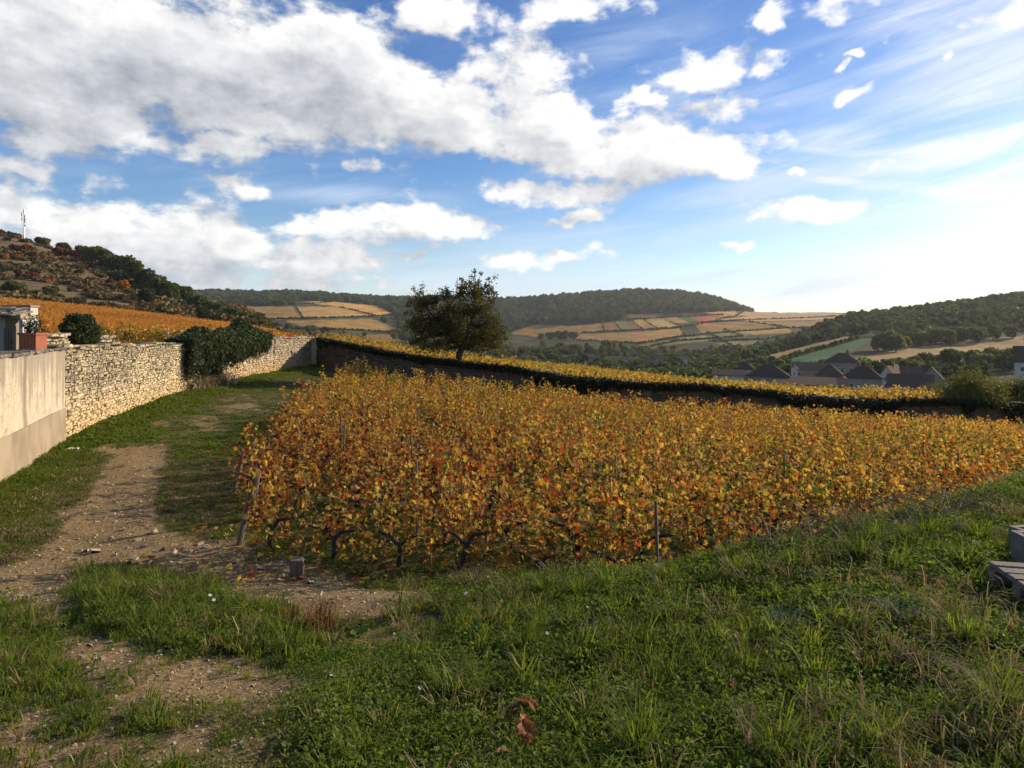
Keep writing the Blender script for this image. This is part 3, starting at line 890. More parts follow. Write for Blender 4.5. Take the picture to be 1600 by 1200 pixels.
def build_terrain():
    # from behind the walls out to the horizon, fan shaped grid
    xs = np.concatenate([np.linspace(-1600, -60, 90)[:-1], np.linspace(-60, 1660, 620), np.linspace(1660, 3200, 70)[1:]])
    ws = np.concatenate([np.linspace(0, 1, 26)[:-1] * 0])  # placeholder
    Ys = np.concatenate([np.linspace(0, 1, 30)[:-1], np.zeros(1)])
    far = np.concatenate([np.geomspace(62, 190, 60), np.geomspace(191, 760, 150)[0:], np.geomspace(764, 1900, 230), np.geomspace(1950, 3500, 30)])
    # near limit of every column = where its ray crosses the walls
    tt = np.linspace(0.5, 62, 4000)
    near = np.zeros(len(xs))
    for i, x in enumerate(xs):
        k = (x - 800) / F
        Xr = k * tt
        behind = np.where(tt < 47.6, (Xr < wall_x(np.maximum(tt, 9.0)) - .12) & (tt > 3), False) | (tt > back_y(np.clip(Xr, -15.4, 31.5)) + .2)
        j = np.where(behind)[0]
        near[i] = tt[j[0]] if len(j) else 40
    nn = 34
    rows = []
    for a in range(nn):
        s = a / nn
        rows.append(near + (62 - near) * s)
    PY = np.concatenate([np.array(rows), np.repeat(far[:, None], len(xs), 1)])
    PX = (xs[None] - 800) / F * PY
    PZ = zB(PX, np.maximum(PY, 8.01))
    # behind the back wall the fill follows the wall top
    bt = back_top(PX) - .72
    w = (1 - sstep(PY - back_y(np.clip(PX, -15.4, 31.5)), 0, 16)) * (PX > -15.4) * (PX < 60)
    PZ = PZ * (1 - w) + bt * w
    c, wood = cover_color(PX, np.maximum(PY, 8.01))
    o = grid_mesh('hills', PX, PY, PZ, terrain_material(), colors={'cover': c})
    tag(o, kind='structure')
    # a wide sheet under everything, to close the view to the sides and behind
    mb = MB()
    mb.add([(-6000, -6000, -75), (6000, -6000, -75), (6000, 6000, -75), (-6000, 6000, -75)], np.array([(0, 1, 2, 3)]), .5)
    mb.obj('plain', simple('distant_plain', (.09, .10, .045), noise=.6, scale=.004, col2=(.16, .12, .05))).__setitem__('kind', 'structure')


build_terrain()


def terr(X, Y):
    """ground height behind the walls, including the fill behind the back wall"""
    z = zB(X, np.maximum(Y, 8.01))
    bt = back_top(X) - .72
    w = (1 - sstep(Y - back_y(np.clip(X, -15.4, 31.5)), 0, 16)) * (X > -15.4)
    return z * (1 - w) + bt * w


# ------------------------------------------------------------------ scatter with geometry nodes ("stuff")
def source_collection(name, meshes):
    c = bpy.data.collections.new(name)
    for i, me in enumerate(meshes):
        c.objects.link(bpy.data.objects.new("%s_%02d" % (name, i), me))
    return c


def scatter(name, pos, rz, scale, idx, meshes, label=None, cat=None, tilt=None, parent=None):
    n = len(pos)
    me = bpy.data.meshes.new(name)
    me.vertices.add(n)
    me.vertices.foreach_set('co', np.asarray(pos, np.float32).ravel())
    rot = np.zeros((n, 3), np.float32)
    if tilt is not None: rot[:, :2] = tilt
    rot[:, 2] = rz
    sc = np.asarray(scale, np.float32)
    if sc.ndim == 1: sc = np.repeat(sc[:, None], 3, 1)
    me.attributes.new('rot', 'FLOAT_VECTOR', 'POINT').data.foreach_set('vector', rot.ravel())
    me.attributes.new('scl', 'FLOAT_VECTOR', 'POINT').data.foreach_set('vector', sc.ravel())
    me.attributes.new('idx', 'INT', 'POINT').data.foreach_set('value', np.asarray(idx, np.int32))
    o = link_mesh(name, me, parent)
    coll = source_collection(name + '_kinds', meshes)
    ng = bpy.data.node_groups.new(name + '_scatter', 'GeometryNodeTree')
    ng.interface.new_socket('Geometry', in_out='INPUT', socket_type='NodeSocketGeometry')
    ng.interface.new_socket('Geometry', in_out='OUTPUT', socket_type='NodeSocketGeometry')
    q = NT(ng)
    gi = ng.nodes.new('NodeGroupInput'); go = ng.nodes.new('NodeGroupOutput')
    ci = q.n('GeometryNodeCollectionInfo', {0: coll, 1: True, 2: True})
    def na(nm, typ):
        nd = q.n('GeometryNodeInputNamedAttribute', data_type=typ)
        nd.inputs[0].default_value = nm
        return nd.outputs[0]
    e2r = q.n('FunctionNodeEulerToRotation', {0: na('rot', 'FLOAT_VECTOR')}).outputs[0]
    iop = q.n('GeometryNodeInstanceOnPoints')
    q.link(gi.outputs[0], iop.inputs['Points'])
    q.link(ci.outputs[0], iop.inputs['Instance'])
    iop.inputs['Pick Instance'].default_value = True
    q.link(na('idx', 'INT'), iop.inputs['Instance Index'])
    q.link(e2r, iop.inputs['Rotation'])
    q.link(na('scl', 'FLOAT_VECTOR'), iop.inputs['Scale'])
    q.link(iop.outputs[0], go.inputs[0])
    md = o.modifiers.new('scatter', 'NODES')
    md.node_group = ng
    tag(o, label, cat, kind='stuff')
    return o


# ------------------------------------------------------------------ foliage meshes
def clump_crown(n_clumps, leaves, leaf, mat, name, rx=1.0, rz=1.0, zc=1.0, seed=0, clump_r=.42, tmpl=LEAF_LOW, shape='round', core=True):
    """crown of leaf clumps spread through an uneven volume; unit sizes"""
    rng = np.random.default_rng(seed)
    mb = MB()
    cs = []
    for i in range(n_clumps):
        d = rng.normal(size=3); d /= np.linalg.norm(d)
        r = rng.uniform(.25, .85)
        p = d * r
        if shape == 'cone':
            t = rng.uniform(0, 1) ** 1.3
            a = rng.uniform(0, 6.28); w = (1 - t) * .8 + .08
            p = np.array([math.cos(a) * w * rng.uniform(.3, 1), math.sin(a) * w * rng.uniform(.3, 1), t * 2 - 1])
        elif shape == 'flat':
            p[2] = abs(p[2]) - .25
        cs.append((p * np.array([rx, rx, rz]) + np.array([0, 0, zc]), rng.uniform(.7, 1.25) * clump_r))
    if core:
        # loose inner faces close the crown middle, its shade put into their dark tints
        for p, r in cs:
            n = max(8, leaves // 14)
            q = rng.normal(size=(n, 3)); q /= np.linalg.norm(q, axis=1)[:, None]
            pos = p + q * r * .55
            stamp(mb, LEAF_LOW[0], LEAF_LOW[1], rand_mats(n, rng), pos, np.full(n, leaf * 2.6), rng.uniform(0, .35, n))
    per = max(3, leaves // n_clumps)
    for p, r in cs:
        q = rng.normal(size=(per, 3)); q /= np.linalg.norm(q, axis=1)[:, None]
        rad = r * rng.uniform(.6, 1.12, per)
        q[:, 2] *= .8
        pos = p + q * rad[:, None]
        base = rng.uniform(.2, .8)
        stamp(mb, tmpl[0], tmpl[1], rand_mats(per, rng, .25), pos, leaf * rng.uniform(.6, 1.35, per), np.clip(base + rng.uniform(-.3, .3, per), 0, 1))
    return mb.mesh(name, mat)


def trunk_mesh(name, h, r, limbs=4, seed=0, lean=0.0, spread=.6, mat=None, top=None):
    rng = random.Random(seed)
    mb = MB()
    pts = [(0, 0, -.15 * h)]
    for i in range(1, 5):
        t = i / 4
        pts.append((lean * t + rng.uniform(-.03, .03) * h, rng.uniform(-.03, .03) * h, h * t))
    mb.tube(pts, [r * 1.25, r, r * .85, r * .7, r * .4], 7)
    for k in range(limbs):
        a = rng.uniform(0, 6.28)
        b = Vector(pts[2 + (k % 2)])
        L = h * spread * rng.uniform(.6, 1.1)
        e = b + Vector((math.cos(a) * L * .7, math.sin(a) * L * .7, L * .8))
        mid = (b + e) / 2 + Vector((0, 0, .1 * L))
        mb.tube([b, mid, e], [r * .5, r * .3, r * .12], 5)
    return mb.mesh(name, mat or M['bark'])


# tree kinds of the background: unit height 1 (crown from .2 to 1)
KIND = {}
for kind, mat, seeds, shape, rx, rz in (
        ('round', 'tree_green', 3, 'round', .34, .36), ('yellowing', 'tree_yellow', 2, 'round', .30, .36), ('poplar', 'tree_yellow', 1, 'round', .16, .40),
        ('pine', 'pine', 3, 'round', .30, .33), ('spire', 'pine', 1, 'cone', .24, .42), ('red', 'red_shrub', 2, 'flat', .48, .42), ('orange', 'orange_shrub', 1, 'round', .42, .40), ('scrub', 'brown_scrub', 3, 'flat', .55, .42)):
    L = []
    for s in range(seeds):
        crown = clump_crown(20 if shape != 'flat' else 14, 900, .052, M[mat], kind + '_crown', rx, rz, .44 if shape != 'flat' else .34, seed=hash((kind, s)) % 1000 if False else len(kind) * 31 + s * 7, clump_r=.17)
        tr = trunk_mesh(kind + '_trunk', .45, .028, 3, seed=s, spread=.5)
        L.append((crown, tr))
    KIND[kind] = L
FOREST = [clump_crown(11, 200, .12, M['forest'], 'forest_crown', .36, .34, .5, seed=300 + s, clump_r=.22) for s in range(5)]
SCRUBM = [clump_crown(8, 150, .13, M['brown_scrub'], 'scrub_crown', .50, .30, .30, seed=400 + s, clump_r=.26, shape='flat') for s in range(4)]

ORD = ['leftmost', 'second from the left', 'third from the left', 'fourth from the left', 'fifth from the left', 'sixth from the left', 'seventh from the left', 'eighth from the left', 'ninth from the left', 'tenth from the left',
       'eleventh from the left', 'twelfth from the left', 'thirteenth from the left', 'fourteenth from the left', 'fifteenth from the left', 'sixteenth from the left', 'seventeenth from the left', 'eighteenth from the left', 'nineteenth from the left', 'twentieth from the left']
_tree_n = [0]


def plant_tree(name, kind, loc, h, label, cat, group=None, wide=1.0):
    k = _tree_n[0]; _tree_n[0] += 1
    crown, tr = KIND[kind][k % len(KIND[kind])]
    e = empty(name, loc, (k * 2.4) % 6.28)
    e.scale = (h * wide, h * wide, h)
    link_mesh('crown', crown, e)
    link_mesh('trunk', tr, e)
    tag(e, label, cat, group)
    return e


def tree_row(name, kind, spots, h_px, text, cat, group, y0, y1=2600, wide=1.0):
    """spots: picture (x, foot y[, height px]) of trees, left to right; each label says its place in its own row"""
    spots = sorted(spots)
    for i, s in enumerate(spots):
        p = hit(s[0], s[1], y0, y1)
        hp = s[2] if len(s) > 2 else h_px
        h = hp * p.y / F
        lab = text if len(spots) == 1 else "%s, %s" % (text, ORD[i] if i < len(ORD) - 1 and i < len(spots) - 1 else 'rightmost')
        plant_tree(name, kind, p, h, lab, cat, group, wide)


def build_background_plants():
    # ---- left hillside
    tree_row('red_shrub', 'red', [(3, 362, 12), (18, 366, 13), (31, 370, 12)], 12, 'dark red shrub on the hill crest beside the radio mast', 'shrub', 'red shrubs on the left hillside', 200, 420, 1.2)
    tree_row('red_shrub', 'red', [(20, 392, 16), (40, 394, 18), (50, 404, 16)], 16, 'wine red bush on the upper hillside below the mast', 'shrub', 'red shrubs on the left hillside', 200, 420, 1.1)
    tree_row('red_shrub', 'red', [(88, 398, 17), (101, 402, 18), (113, 404, 18), (124, 408, 17)], 17, 'crimson bush of the red thicket under the green trees', 'shrub', 'red shrubs on the left hillside', 200, 420, 1.2)
    tree_row('red_shrub', 'red', [(29, 432, 14), (45, 434, 15), (57, 436, 13), (78, 440, 13)], 14, 'dark red bush on the middle of the hillside', 'shrub', 'red shrubs on the left hillside', 195, 420, 1.1)
    tree_row('red_shrub', 'red', [(36, 458, 12), (74, 455, 12), (145, 460, 9), (156, 436, 9), (172, 444, 11)], 11, 'small reddish bush scattered on the lower hillside', 'shrub', 'red shrubs on the left hillside', 195, 420, 1.1)
    tree_row('orange_tree', 'orange', [(195, 455, 20)], 20, 'bright orange bush on the hillside slope', 'tree', None, 195, 420, 1.1)
    tree_row('orange_shrub', 'orange', [(8, 406, 12), (69, 408, 11), (28, 406, 10)], 11, 'small yellow orange bush among the red ones on the hill', 'shrub', 'orange shrubs on the left hillside', 195, 420)
    tree_row('orange_shrub', 'orange', [(248, 476, 10), (272, 468, 16)], 11, 'orange sapling standing before the dark pines', 'shrub', 'orange shrubs on the left hillside', 195, 420)
    tree_row('green_tree', 'round', [(62, 382, 15), (72, 384, 17), (95, 388, 18), (103, 390, 19)], 18, 'green tree on the hill skyline near the mast', 'tree', 'green trees on the left hill', 200, 420, 1.1)
    tree_row('green_tree', 'round', [(128, 404, 24), (140, 408, 30), (152, 412, 32), (163, 418, 34), (174, 424, 34), (186, 428, 34), (197, 432, 38), (209, 436, 38)], 34, 'tall green tree of the clump on the hill shoulder', 'tree', 'green trees on the left hill', 200, 420, 1.15)
    tree_row('pine_tree', 'pine', [(176, 440, 22), (190, 444, 26), (224, 452, 40), (235, 458, 38), (246, 464, 42), (256, 468, 38), (266, 472, 36), (228, 476, 34)], 36, 'dark pine in the dense stand right of the orange bush', 'tree', 'pines on the left hill', 195, 420, 1.1)
    tree_row('pine_tree', 'spire', [(274, 468, 32), (290, 476, 36), (303, 486, 30)], 34, 'pointed dark conifer on the descending skyline', 'tree', 'pines on the left hill', 195, 420, 1.0)
    tree_row('pine_tree', 'pine', [(283, 474, 30), (298, 482, 32), (312, 488, 32), (325, 494, 30), (340, 498, 28), (354, 502, 28), (366, 506, 30), (376, 508, 26), (318, 500, 28), (344, 508, 26)], 30, 'dark pine at the low right end of the hill', 'tree', 'pines on the left hill', 195, 420, 1.15)
    tree_row('olive_tree', 'round', [(15, 460, 26), (30, 462, 22), (52, 466, 16), (78, 468, 22), (85, 462, 18)], 22, 'olive green bushy tree near the foot of the hillside', 'tree', 'bushy trees at the hill foot', 195, 420, 1.2)
    tree_row('olive_tree', 'round', [(122, 474, 14), (130, 474, 12), (210, 468, 12), (250, 486, 14)], 12, 'small dark green bush above the orange vineyard edge', 'shrub', 'bushes at the vineyard edge', 195, 420, 1.2)
    tree_row('hedge_tree', 'round', [(388, 515, 22), (402, 520, 26), (414, 522, 24), (430, 526, 22), (444, 530, 20)], 24, 'brownish green tree below the pines at the field corner', 'tree', 'trees past the end of the left vineyard', 205, 420, 1.1)
    # low scrub covering the slope
    n = 3600
    px = RNG.uniform(-300, 470, n); Y = RNG.uniform(178, 345, n)
    X = (px - 800) / F * Y
    keep = fbm(X / 14, Y / 14, 77) > .42
    X, Y, px = X[keep], Y[keep], px[keep]
    pos = np.stack([X, Y, zB(X, Y) - .2], 1)
    s = RNG.uniform(1.2, 3.4, len(X)) * np.where(px > 250, 1.5, 1.0)
    scatter('scrub', pos, RNG.uniform(0, 6.3, len(X)), s, RNG.integers(0, 4, len(X)), SCRUBM, 'low brown and olive scrub covering the left hillside', 'scrub')
    # ---- woods on the far hills
    px = RNG.uniform(240, 2300, 60000); Y = np.sqrt(RNG.uniform(300 ** 2, 2100 ** 2, 60000))
    X = (px - 800) / F * Y
    _, wood = cover_color(X, Y)
    wood |= (px < 380) & (px > 240) & (Y > 1250) & (Y < 1900)
    X, Y, px = X[wood], Y[wood], px[wood]
    keep = RNG.uniform(0, 1, len(X)) < np.where(Y < 900, 1.0, .6)
    X, Y = X[keep], Y[keep]
    pos = np.stack([X, Y, zB(X, Y) - .5], 1)
    s = 9.5 * np.exp(np.clip(RNG.normal(size=len(X)) * .28, -.6, .42)) * np.where(Y < 900, .62, 1.0)
    scatter('wood', pos, RNG.uniform(0, 6.3, len(X)), s, RNG.integers(0, 5, len(X)), FOREST, 'mixed dark green woods over the far hills', 'wood')
    # ---- hedges and terrace banks between the far fields
    lines = [[(340, 497), (420, 499), (480, 498), (580, 495), (625, 492)], [(461, 479), (474, 497)], [(340, 478), (440, 478), (520, 472)], [(530, 480), (585, 493)], [(455, 514), (540, 516), (600, 519), (640, 522)],
             [(908, 521), (1063, 512), (1100, 506)], [(900, 532), (1000, 537), (1068, 526), (1130, 520), (1230, 513)], [(980, 499), (1035, 497), (1130, 492)], [(1090, 505), (1170, 500), (1260, 497), (1310, 494)], [(1005, 500), (1025, 513)], [(1062, 511), (1068, 524)],
             [(1170, 503), (1235, 513), (1300, 511)], [(1000, 546), (1060, 533), (1110, 530), (1160, 526)], [(1110, 534), (1200, 530), (1240, 522)], [(1120, 500), (1150, 494), (1165, 486)], [(1200, 484), (1260, 487), (1330, 491)], [(1105, 520), (1128, 532), (1150, 545)], [(960, 503), (970, 517)], [(1130, 515), (1160, 525)],
             [(985, 500), (1003, 515)], [(940, 504), (944, 518)], [(1290, 505), (1330, 512)], [(1225, 563), (1340, 530)], [(880, 508), (930, 506)], [(1340, 578), (1480, 562), (1600, 550)]]
    P = []
    for ln in lines:
        for (a, b) in zip(ln[:-1], ln[1:]):
            k = int(math.hypot(b[0] - a[0], b[1] - a[1]) / 1.6) + 1
            for i in range(k):
                t = (i + random.random()) / k
                p = hit(a[0] + (b[0] - a[0]) * t, a[1] + (b[1] - a[1]) * t, 230 if a[1] > 545 else 560)
                P.append((p.x, p.y, p.z - .4))
    P = np.array(P)
    scatter('hedgerow', P, RNG.uniform(0, 6.3, len(P)), RNG.uniform(1.6, 4.0, len(P)), RNG.integers(0, 5, len(P)), FOREST, 'dark hedges and bushy terrace banks between the far fields', 'hedge')
    # ---- trees in the valley, countable ones
    tree_row('valley_tree', 'round', [(800, 560, 18), (815, 562, 22), (838, 563, 22), (862, 566, 18)], 20, 'dark tree at the valley edge right of the pear tree', 'tree', 'valley trees', 300, 1300, 1.2)
    tree_row('valley_tree', 'yellowing', [(826, 560, 17)], 17, 'small bright yellow green tree right of the pear tree', 'tree', None, 300, 1300, 1.3)
    tree_row('valley_tree', 'round', [(845, 531, 12), (860, 531, 16), (872, 531, 17), (884, 531, 17), (897, 531, 17)], 17, 'dark tree of the grove under the rust field', 'tree', 'valley trees', 500, 1300, 1.2)
    tree_row('valley_tree', 'round', [(850, 544, 14), (875, 548, 16), (900, 550, 16), (925, 552, 14), (945, 545, 14)], 16, 'green tree on the slope above the hamlet', 'tree', 'valley trees', 400, 1300, 1.3)
    tree_row('poplar', 'poplar', [(917, 548, 15), (940, 556, 18), (953, 547, 16), (959, 546, 16), (970, 544, 12)], 16, 'slim yellowing poplar above the hamlet', 'tree', 'poplars', 400, 1300, 1.1)
    tree_row('valley_tree', 'yellowing', [(1035, 550, 13), (1052, 548, 11), (1128, 568, 15), (1140, 572, 18), (1150, 566, 13)], 14, 'yellow green bushy tree in the valley left of the village', 'tree', 'valley trees', 350, 1300, 1.4)
    tree_row('valley_tree', 'round', [(1030, 566, 16), (1045, 570, 14), (1062, 574, 16), (1080, 576, 15), (1098, 578, 17), (1112, 574, 18), (1126, 583, 14), (1090, 562, 12), (1070, 560, 10), (1010, 566, 12), (1105, 590, 13), (1080, 590, 10)], 15, 'grey green tree of the grove left of the village', 'tree', 'valley trees', 200, 1300, 1.4)
    tree_row('valley_tree', 'round', [(1158, 560, 20), (1166, 566, 26), (1152, 568, 16)], 22, 'taller tree just behind the tower house', 'tree', 'valley trees', 230, 1300, 1.0)
    tree_row('field_tree', 'round', [(1372, 548, 30), (1388, 548, 38), (1400, 550, 36), (1412, 546, 24)], 34, 'large pale green tree of the group above the village field', 'tree', 'trees above the village', 230, 620, 1.1)
    tree_row('field_tree', 'round', [(1440, 540, 26), (1462, 538, 34), (1480, 540, 30), (1505, 534, 28), (1528, 536, 32), (1552, 530, 26), (1580, 528, 24)], 30, 'green tree at the foot of the right hand wood', 'tree', 'trees above the village', 300, 700, 1.2)
    tree_row('village_tree', 'round', [(1345, 590, 24), (1362, 586, 20), (1378, 588, 22), (1400, 578, 20), (1432, 578, 26), (1447, 576, 30)], 26, 'green garden tree behind the white gabled house', 'tree', 'village trees', 205, 400, 1.2)
    tree_row('village_tree', 'yellowing', [(1405, 574, 20), (1440, 574, 28), (1458, 580, 22), (1506, 572, 30), (1518, 576, 36), (1554, 574, 40), (1566, 578, 30)], 30, 'tall light green tree in the gardens right of the village', 'tree', 'village trees', 190, 400, 1.0)
    tree_row('village_tree', 'round', [(1480, 584, 46), (1492, 580, 30), (1535, 578, 34), (1580, 578, 40), (1592, 582, 36)], 34, 'dark tree in the gardens right of the village', 'tree', 'village trees', 190, 400, 1.1)
    tree_row('garden_shrub', 'round', [(1106, 604, 16), (1150, 606, 13), (1176, 608, 14), (1236, 610, 16), (1262, 612, 12), (1318, 613, 15), (1380, 614, 16), (1412, 616, 14), (1446, 618, 20), (1462, 619, 22)], 15, 'dark garden shrub in front of the village houses', 'shrub', 'shrubs before the village', 130, 176, 1.5)
    tree_row('scrub_tree', 'scrub', [(470, 528, 14), (490, 532, 18), (505, 534, 20), (520, 536, 16), (560, 540, 14), (585, 542, 12), (600, 545, 14), (620, 548, 14), (636, 550, 16)], 16, 'brown autumn bush in the dip beyond the back wall', 'shrub', 'bushes beyond the back wall', 160, 700, 1.3)
    tree_row('scrub_tree', 'round', [(486, 522, 18), (508, 524, 16), (450, 515, 12), (436, 514, 10), (535, 524, 10), (570, 526, 10), (630, 512, 14), (600, 505, 12), (616, 530, 14)], 14, 'green tree between the far left fields', 'tree', 'trees between the far fields', 400, 1300, 1.3)
    # light bushes at the village edge and round the valley floor, not countable
    n = 5200
    px = RNG.uniform(640, 1620, n); Y = RNG.uniform(230, 760, n)
    X = (px - 800) / F * Y
    py = py_of(X, Y)
    k = (fbm(X / 40, Y / 40, 90) > .47) & ~inpoly(px, py, [(1170, 565), (1350, 515), (1480, 505), (1620, 500), (1620, 560), (1440, 580), (1300, 575)])
    X, Y = X[k], Y[k]
    pos = np.stack([X, Y, zB(X, Y) - .4], 1)
    scatter('valley_bushes', pos, RNG.uniform(0, 6.3, len(X)), RNG.uniform(3, 7, len(X)), RNG.integers(0, 5, len(X)), FOREST, 'mixed bushes filling the valley floor', 'bushes')


build_background_plants()

# ------------------------------------------------------------------ houses
def house(name, label, x0, x1, y_ridge, y_eave, y_foot, dist, roof='gable', mat='grey_render', rmat='slate', rz=0.0, depth=None, wins=(), chimneys=(), axis='x', group='village houses', door=None):
    """x0..x1, y rows: picture extents of the near face at that distance; ridge runs along 'axis'"""
    k = dist / F
    w = (x1 - x0) * k
    cx = ((x0 + x1) / 2 - 800) * k
    zf = CAMZ + (HOR - y_foot) * k
    ze = CAMZ + (HOR - y_eave) * k
    zr = CAMZ + (HOR - y_ridge) * k
    d = depth or w * .6
    h, rh = ze - zf, zr - ze
    # the village street runs across the slope: every house is turned along it
    turn = -math.atan2(cx, dist)
    e = empty(name, (cx - math.sin(turn) * d / 2, dist + math.cos(turn) * d / 2, zf), rz + turn)
    tag(e, label, 'house', group)
    mb = MB()
    hx, hy = w / 2, d / 2
    B = [(-hx, -hy, -1.5), (hx, -hy, -1.5), (hx, hy, -1.5), (-hx, hy, -1.5), (-hx, -hy, h), (hx, -hy, h), (hx, hy, h), (-hx, hy, h)]
    fs = [(0, 1, 5, 4), (1, 2, 6, 5), (2, 3, 7, 6), (3, 0, 4, 7)]
    if roof == 'gable' and axis == 'x':
        B += [(-hx, 0, h + rh * .97), (hx, 0, h + rh * .97)]
        fs += [(3 + 1, 8, 7), (5, 6, 9)]
    if roof == 'gable' and axis == 'y':
        B += [(0, -hy, h + rh * .97), (0, hy, h + rh * .97)]
        fs += [(4, 5, 8), (7, 9, 6)]
    mb.add(B, fs, .5)
    mb.obj('wall', M[mat], e)
    o = .35
    mb = MB()
    th = .18
    if roof == 'hip':
        rl = max(0.0, hx - hy * .9) if w > d else 0.0
        rly = max(0.0, hy - hx * .9) if d >= w else 0.0
        lo = [(-hx - o, -hy - o, h - .15), (hx + o, -hy - o, h - .15), (hx + o, hy + o, h - .15), (-hx - o, hy + o, h - .15)]
        up = [(x, y, z + th) for x, y, z in lo]
        top = [(-rl - .01, -rly - .01, h + rh), (rl + .01, -rly - .01, h + rh), (rl + .01, rly + .01, h + rh), (-rl - .01, rly + .01, h + rh)]
        V = lo + up + top
        fs = [(3, 2, 1, 0), (0, 1, 5, 4), (1, 2, 6, 5), (2, 3, 7, 6), (3, 0, 4, 7), (4, 5, 9, 8), (5, 6, 10, 9), (6, 7, 11, 10), (7, 4, 8, 11), (8, 9, 10, 11)]
        mb.add(V, fs, .5)
    elif roof == 'gable':
        if axis == 'x':
            sec = [(-hy - o, h - .3 * rh / hy * .5), (0, h + rh), (hy + o, h - .3 * rh / hy * .5)]
            A = [(-hx - o, y, z) for y, z in sec] + [(-hx - o, y, z - th) for y, z in sec[::-1]]
            Bv = [(hx + o, y, z) for y, z in sec] + [(hx + o, y, z - th) for y, z in sec[::-1]]
        else:
            sec = [(-hx - o, h - .3 * rh / hx * .5), (0, h + rh), (hx + o, h - .3 * rh / hx * .5)]
            A = [(x, -hy - o, z) for x, z in sec] + [(x, -hy - o, z - th) for x, z in sec[::-1]]
            Bv = [(x, hy + o, z) for x, z in sec] + [(x, hy + o, z - th) for x, z in sec[::-1]]
        V = A + Bv
        fs = [(0, 1, 7, 6), (1, 2, 8, 7), (2, 3, 9, 8), (3, 4, 10, 9), (4, 5, 11, 10), (5, 0, 6, 11), (0, 5, 4, 1), (1, 4, 3, 2), (6, 7, 10, 11), (7, 8, 9, 10)]
        mb.add(V, fs, .5)
    elif roof == 'shed':
        V = [(-hx - o, -hy - o, h), (hx + o, -hy - o, h), (hx + o, hy, h + rh), (-hx - o, hy, h + rh)]
        V += [(x, y, z - th) for x, y, z in V]
        mb.add(V, [(0, 1, 2, 3), (7, 6, 5, 4), (0, 4, 5, 1), (1, 5, 6, 2), (2, 6, 7, 3), (3, 7, 4, 0)], .5)
        mb2 = MB(); mb2.add([(-hx, hy - .05, h - .1), (hx, hy - .05, h - .1), (hx, hy - .05, h + rh - .2), (-hx, hy - .05, h + rh - .2), (-hx, -hy, h - .1), (hx, -hy, h - .1)], [(0, 1, 2, 3), (0, 3, 4), (1, 5, 2)], .5)
        mb2.obj('gable_wall', M[mat], e)
    ro = mb.obj('roof', M[rmat], e)
    for (cxp, ht) in chimneys:
        mb = MB(); mb.box((cxp * hx, 0 if axis == 'x' or roof == 'hip' else 0, h + rh + ht / 2 - .5), (.8, .6, ht + 1.0))
        mb.box((cxp * hx, 0, h + rh + ht + .08), (.95, .75, .14))
        mb.obj('chimney', M['brick'], ro)
    for (u, v, ww, wh) in wins:
        # u in -1..1 across the near face, v height of the sill
        mb = MB(); mb.box((u * hx, -hy - .01, v + wh / 2), (ww + .24, .12, wh + .24))
        fr = mb.obj('window', M['frame'], e)
        mb = MB(); mb.box((u * hx - ww / 4 , -hy - .09, v + wh / 2), (ww / 2 - .05, .05, wh - .06)); mb.box((u * hx + ww / 4, -hy - .09, v + wh / 2), (ww / 2 - .05, .05, wh - .06))
        mb.obj('pane', M['pane'], fr)
    if door:
        mb = MB(); mb.box((door[0] * hx, -hy - .04, door[2] / 2), (door[1], .1, door[2])); mb.obj('door', M['door'], e)
    return e


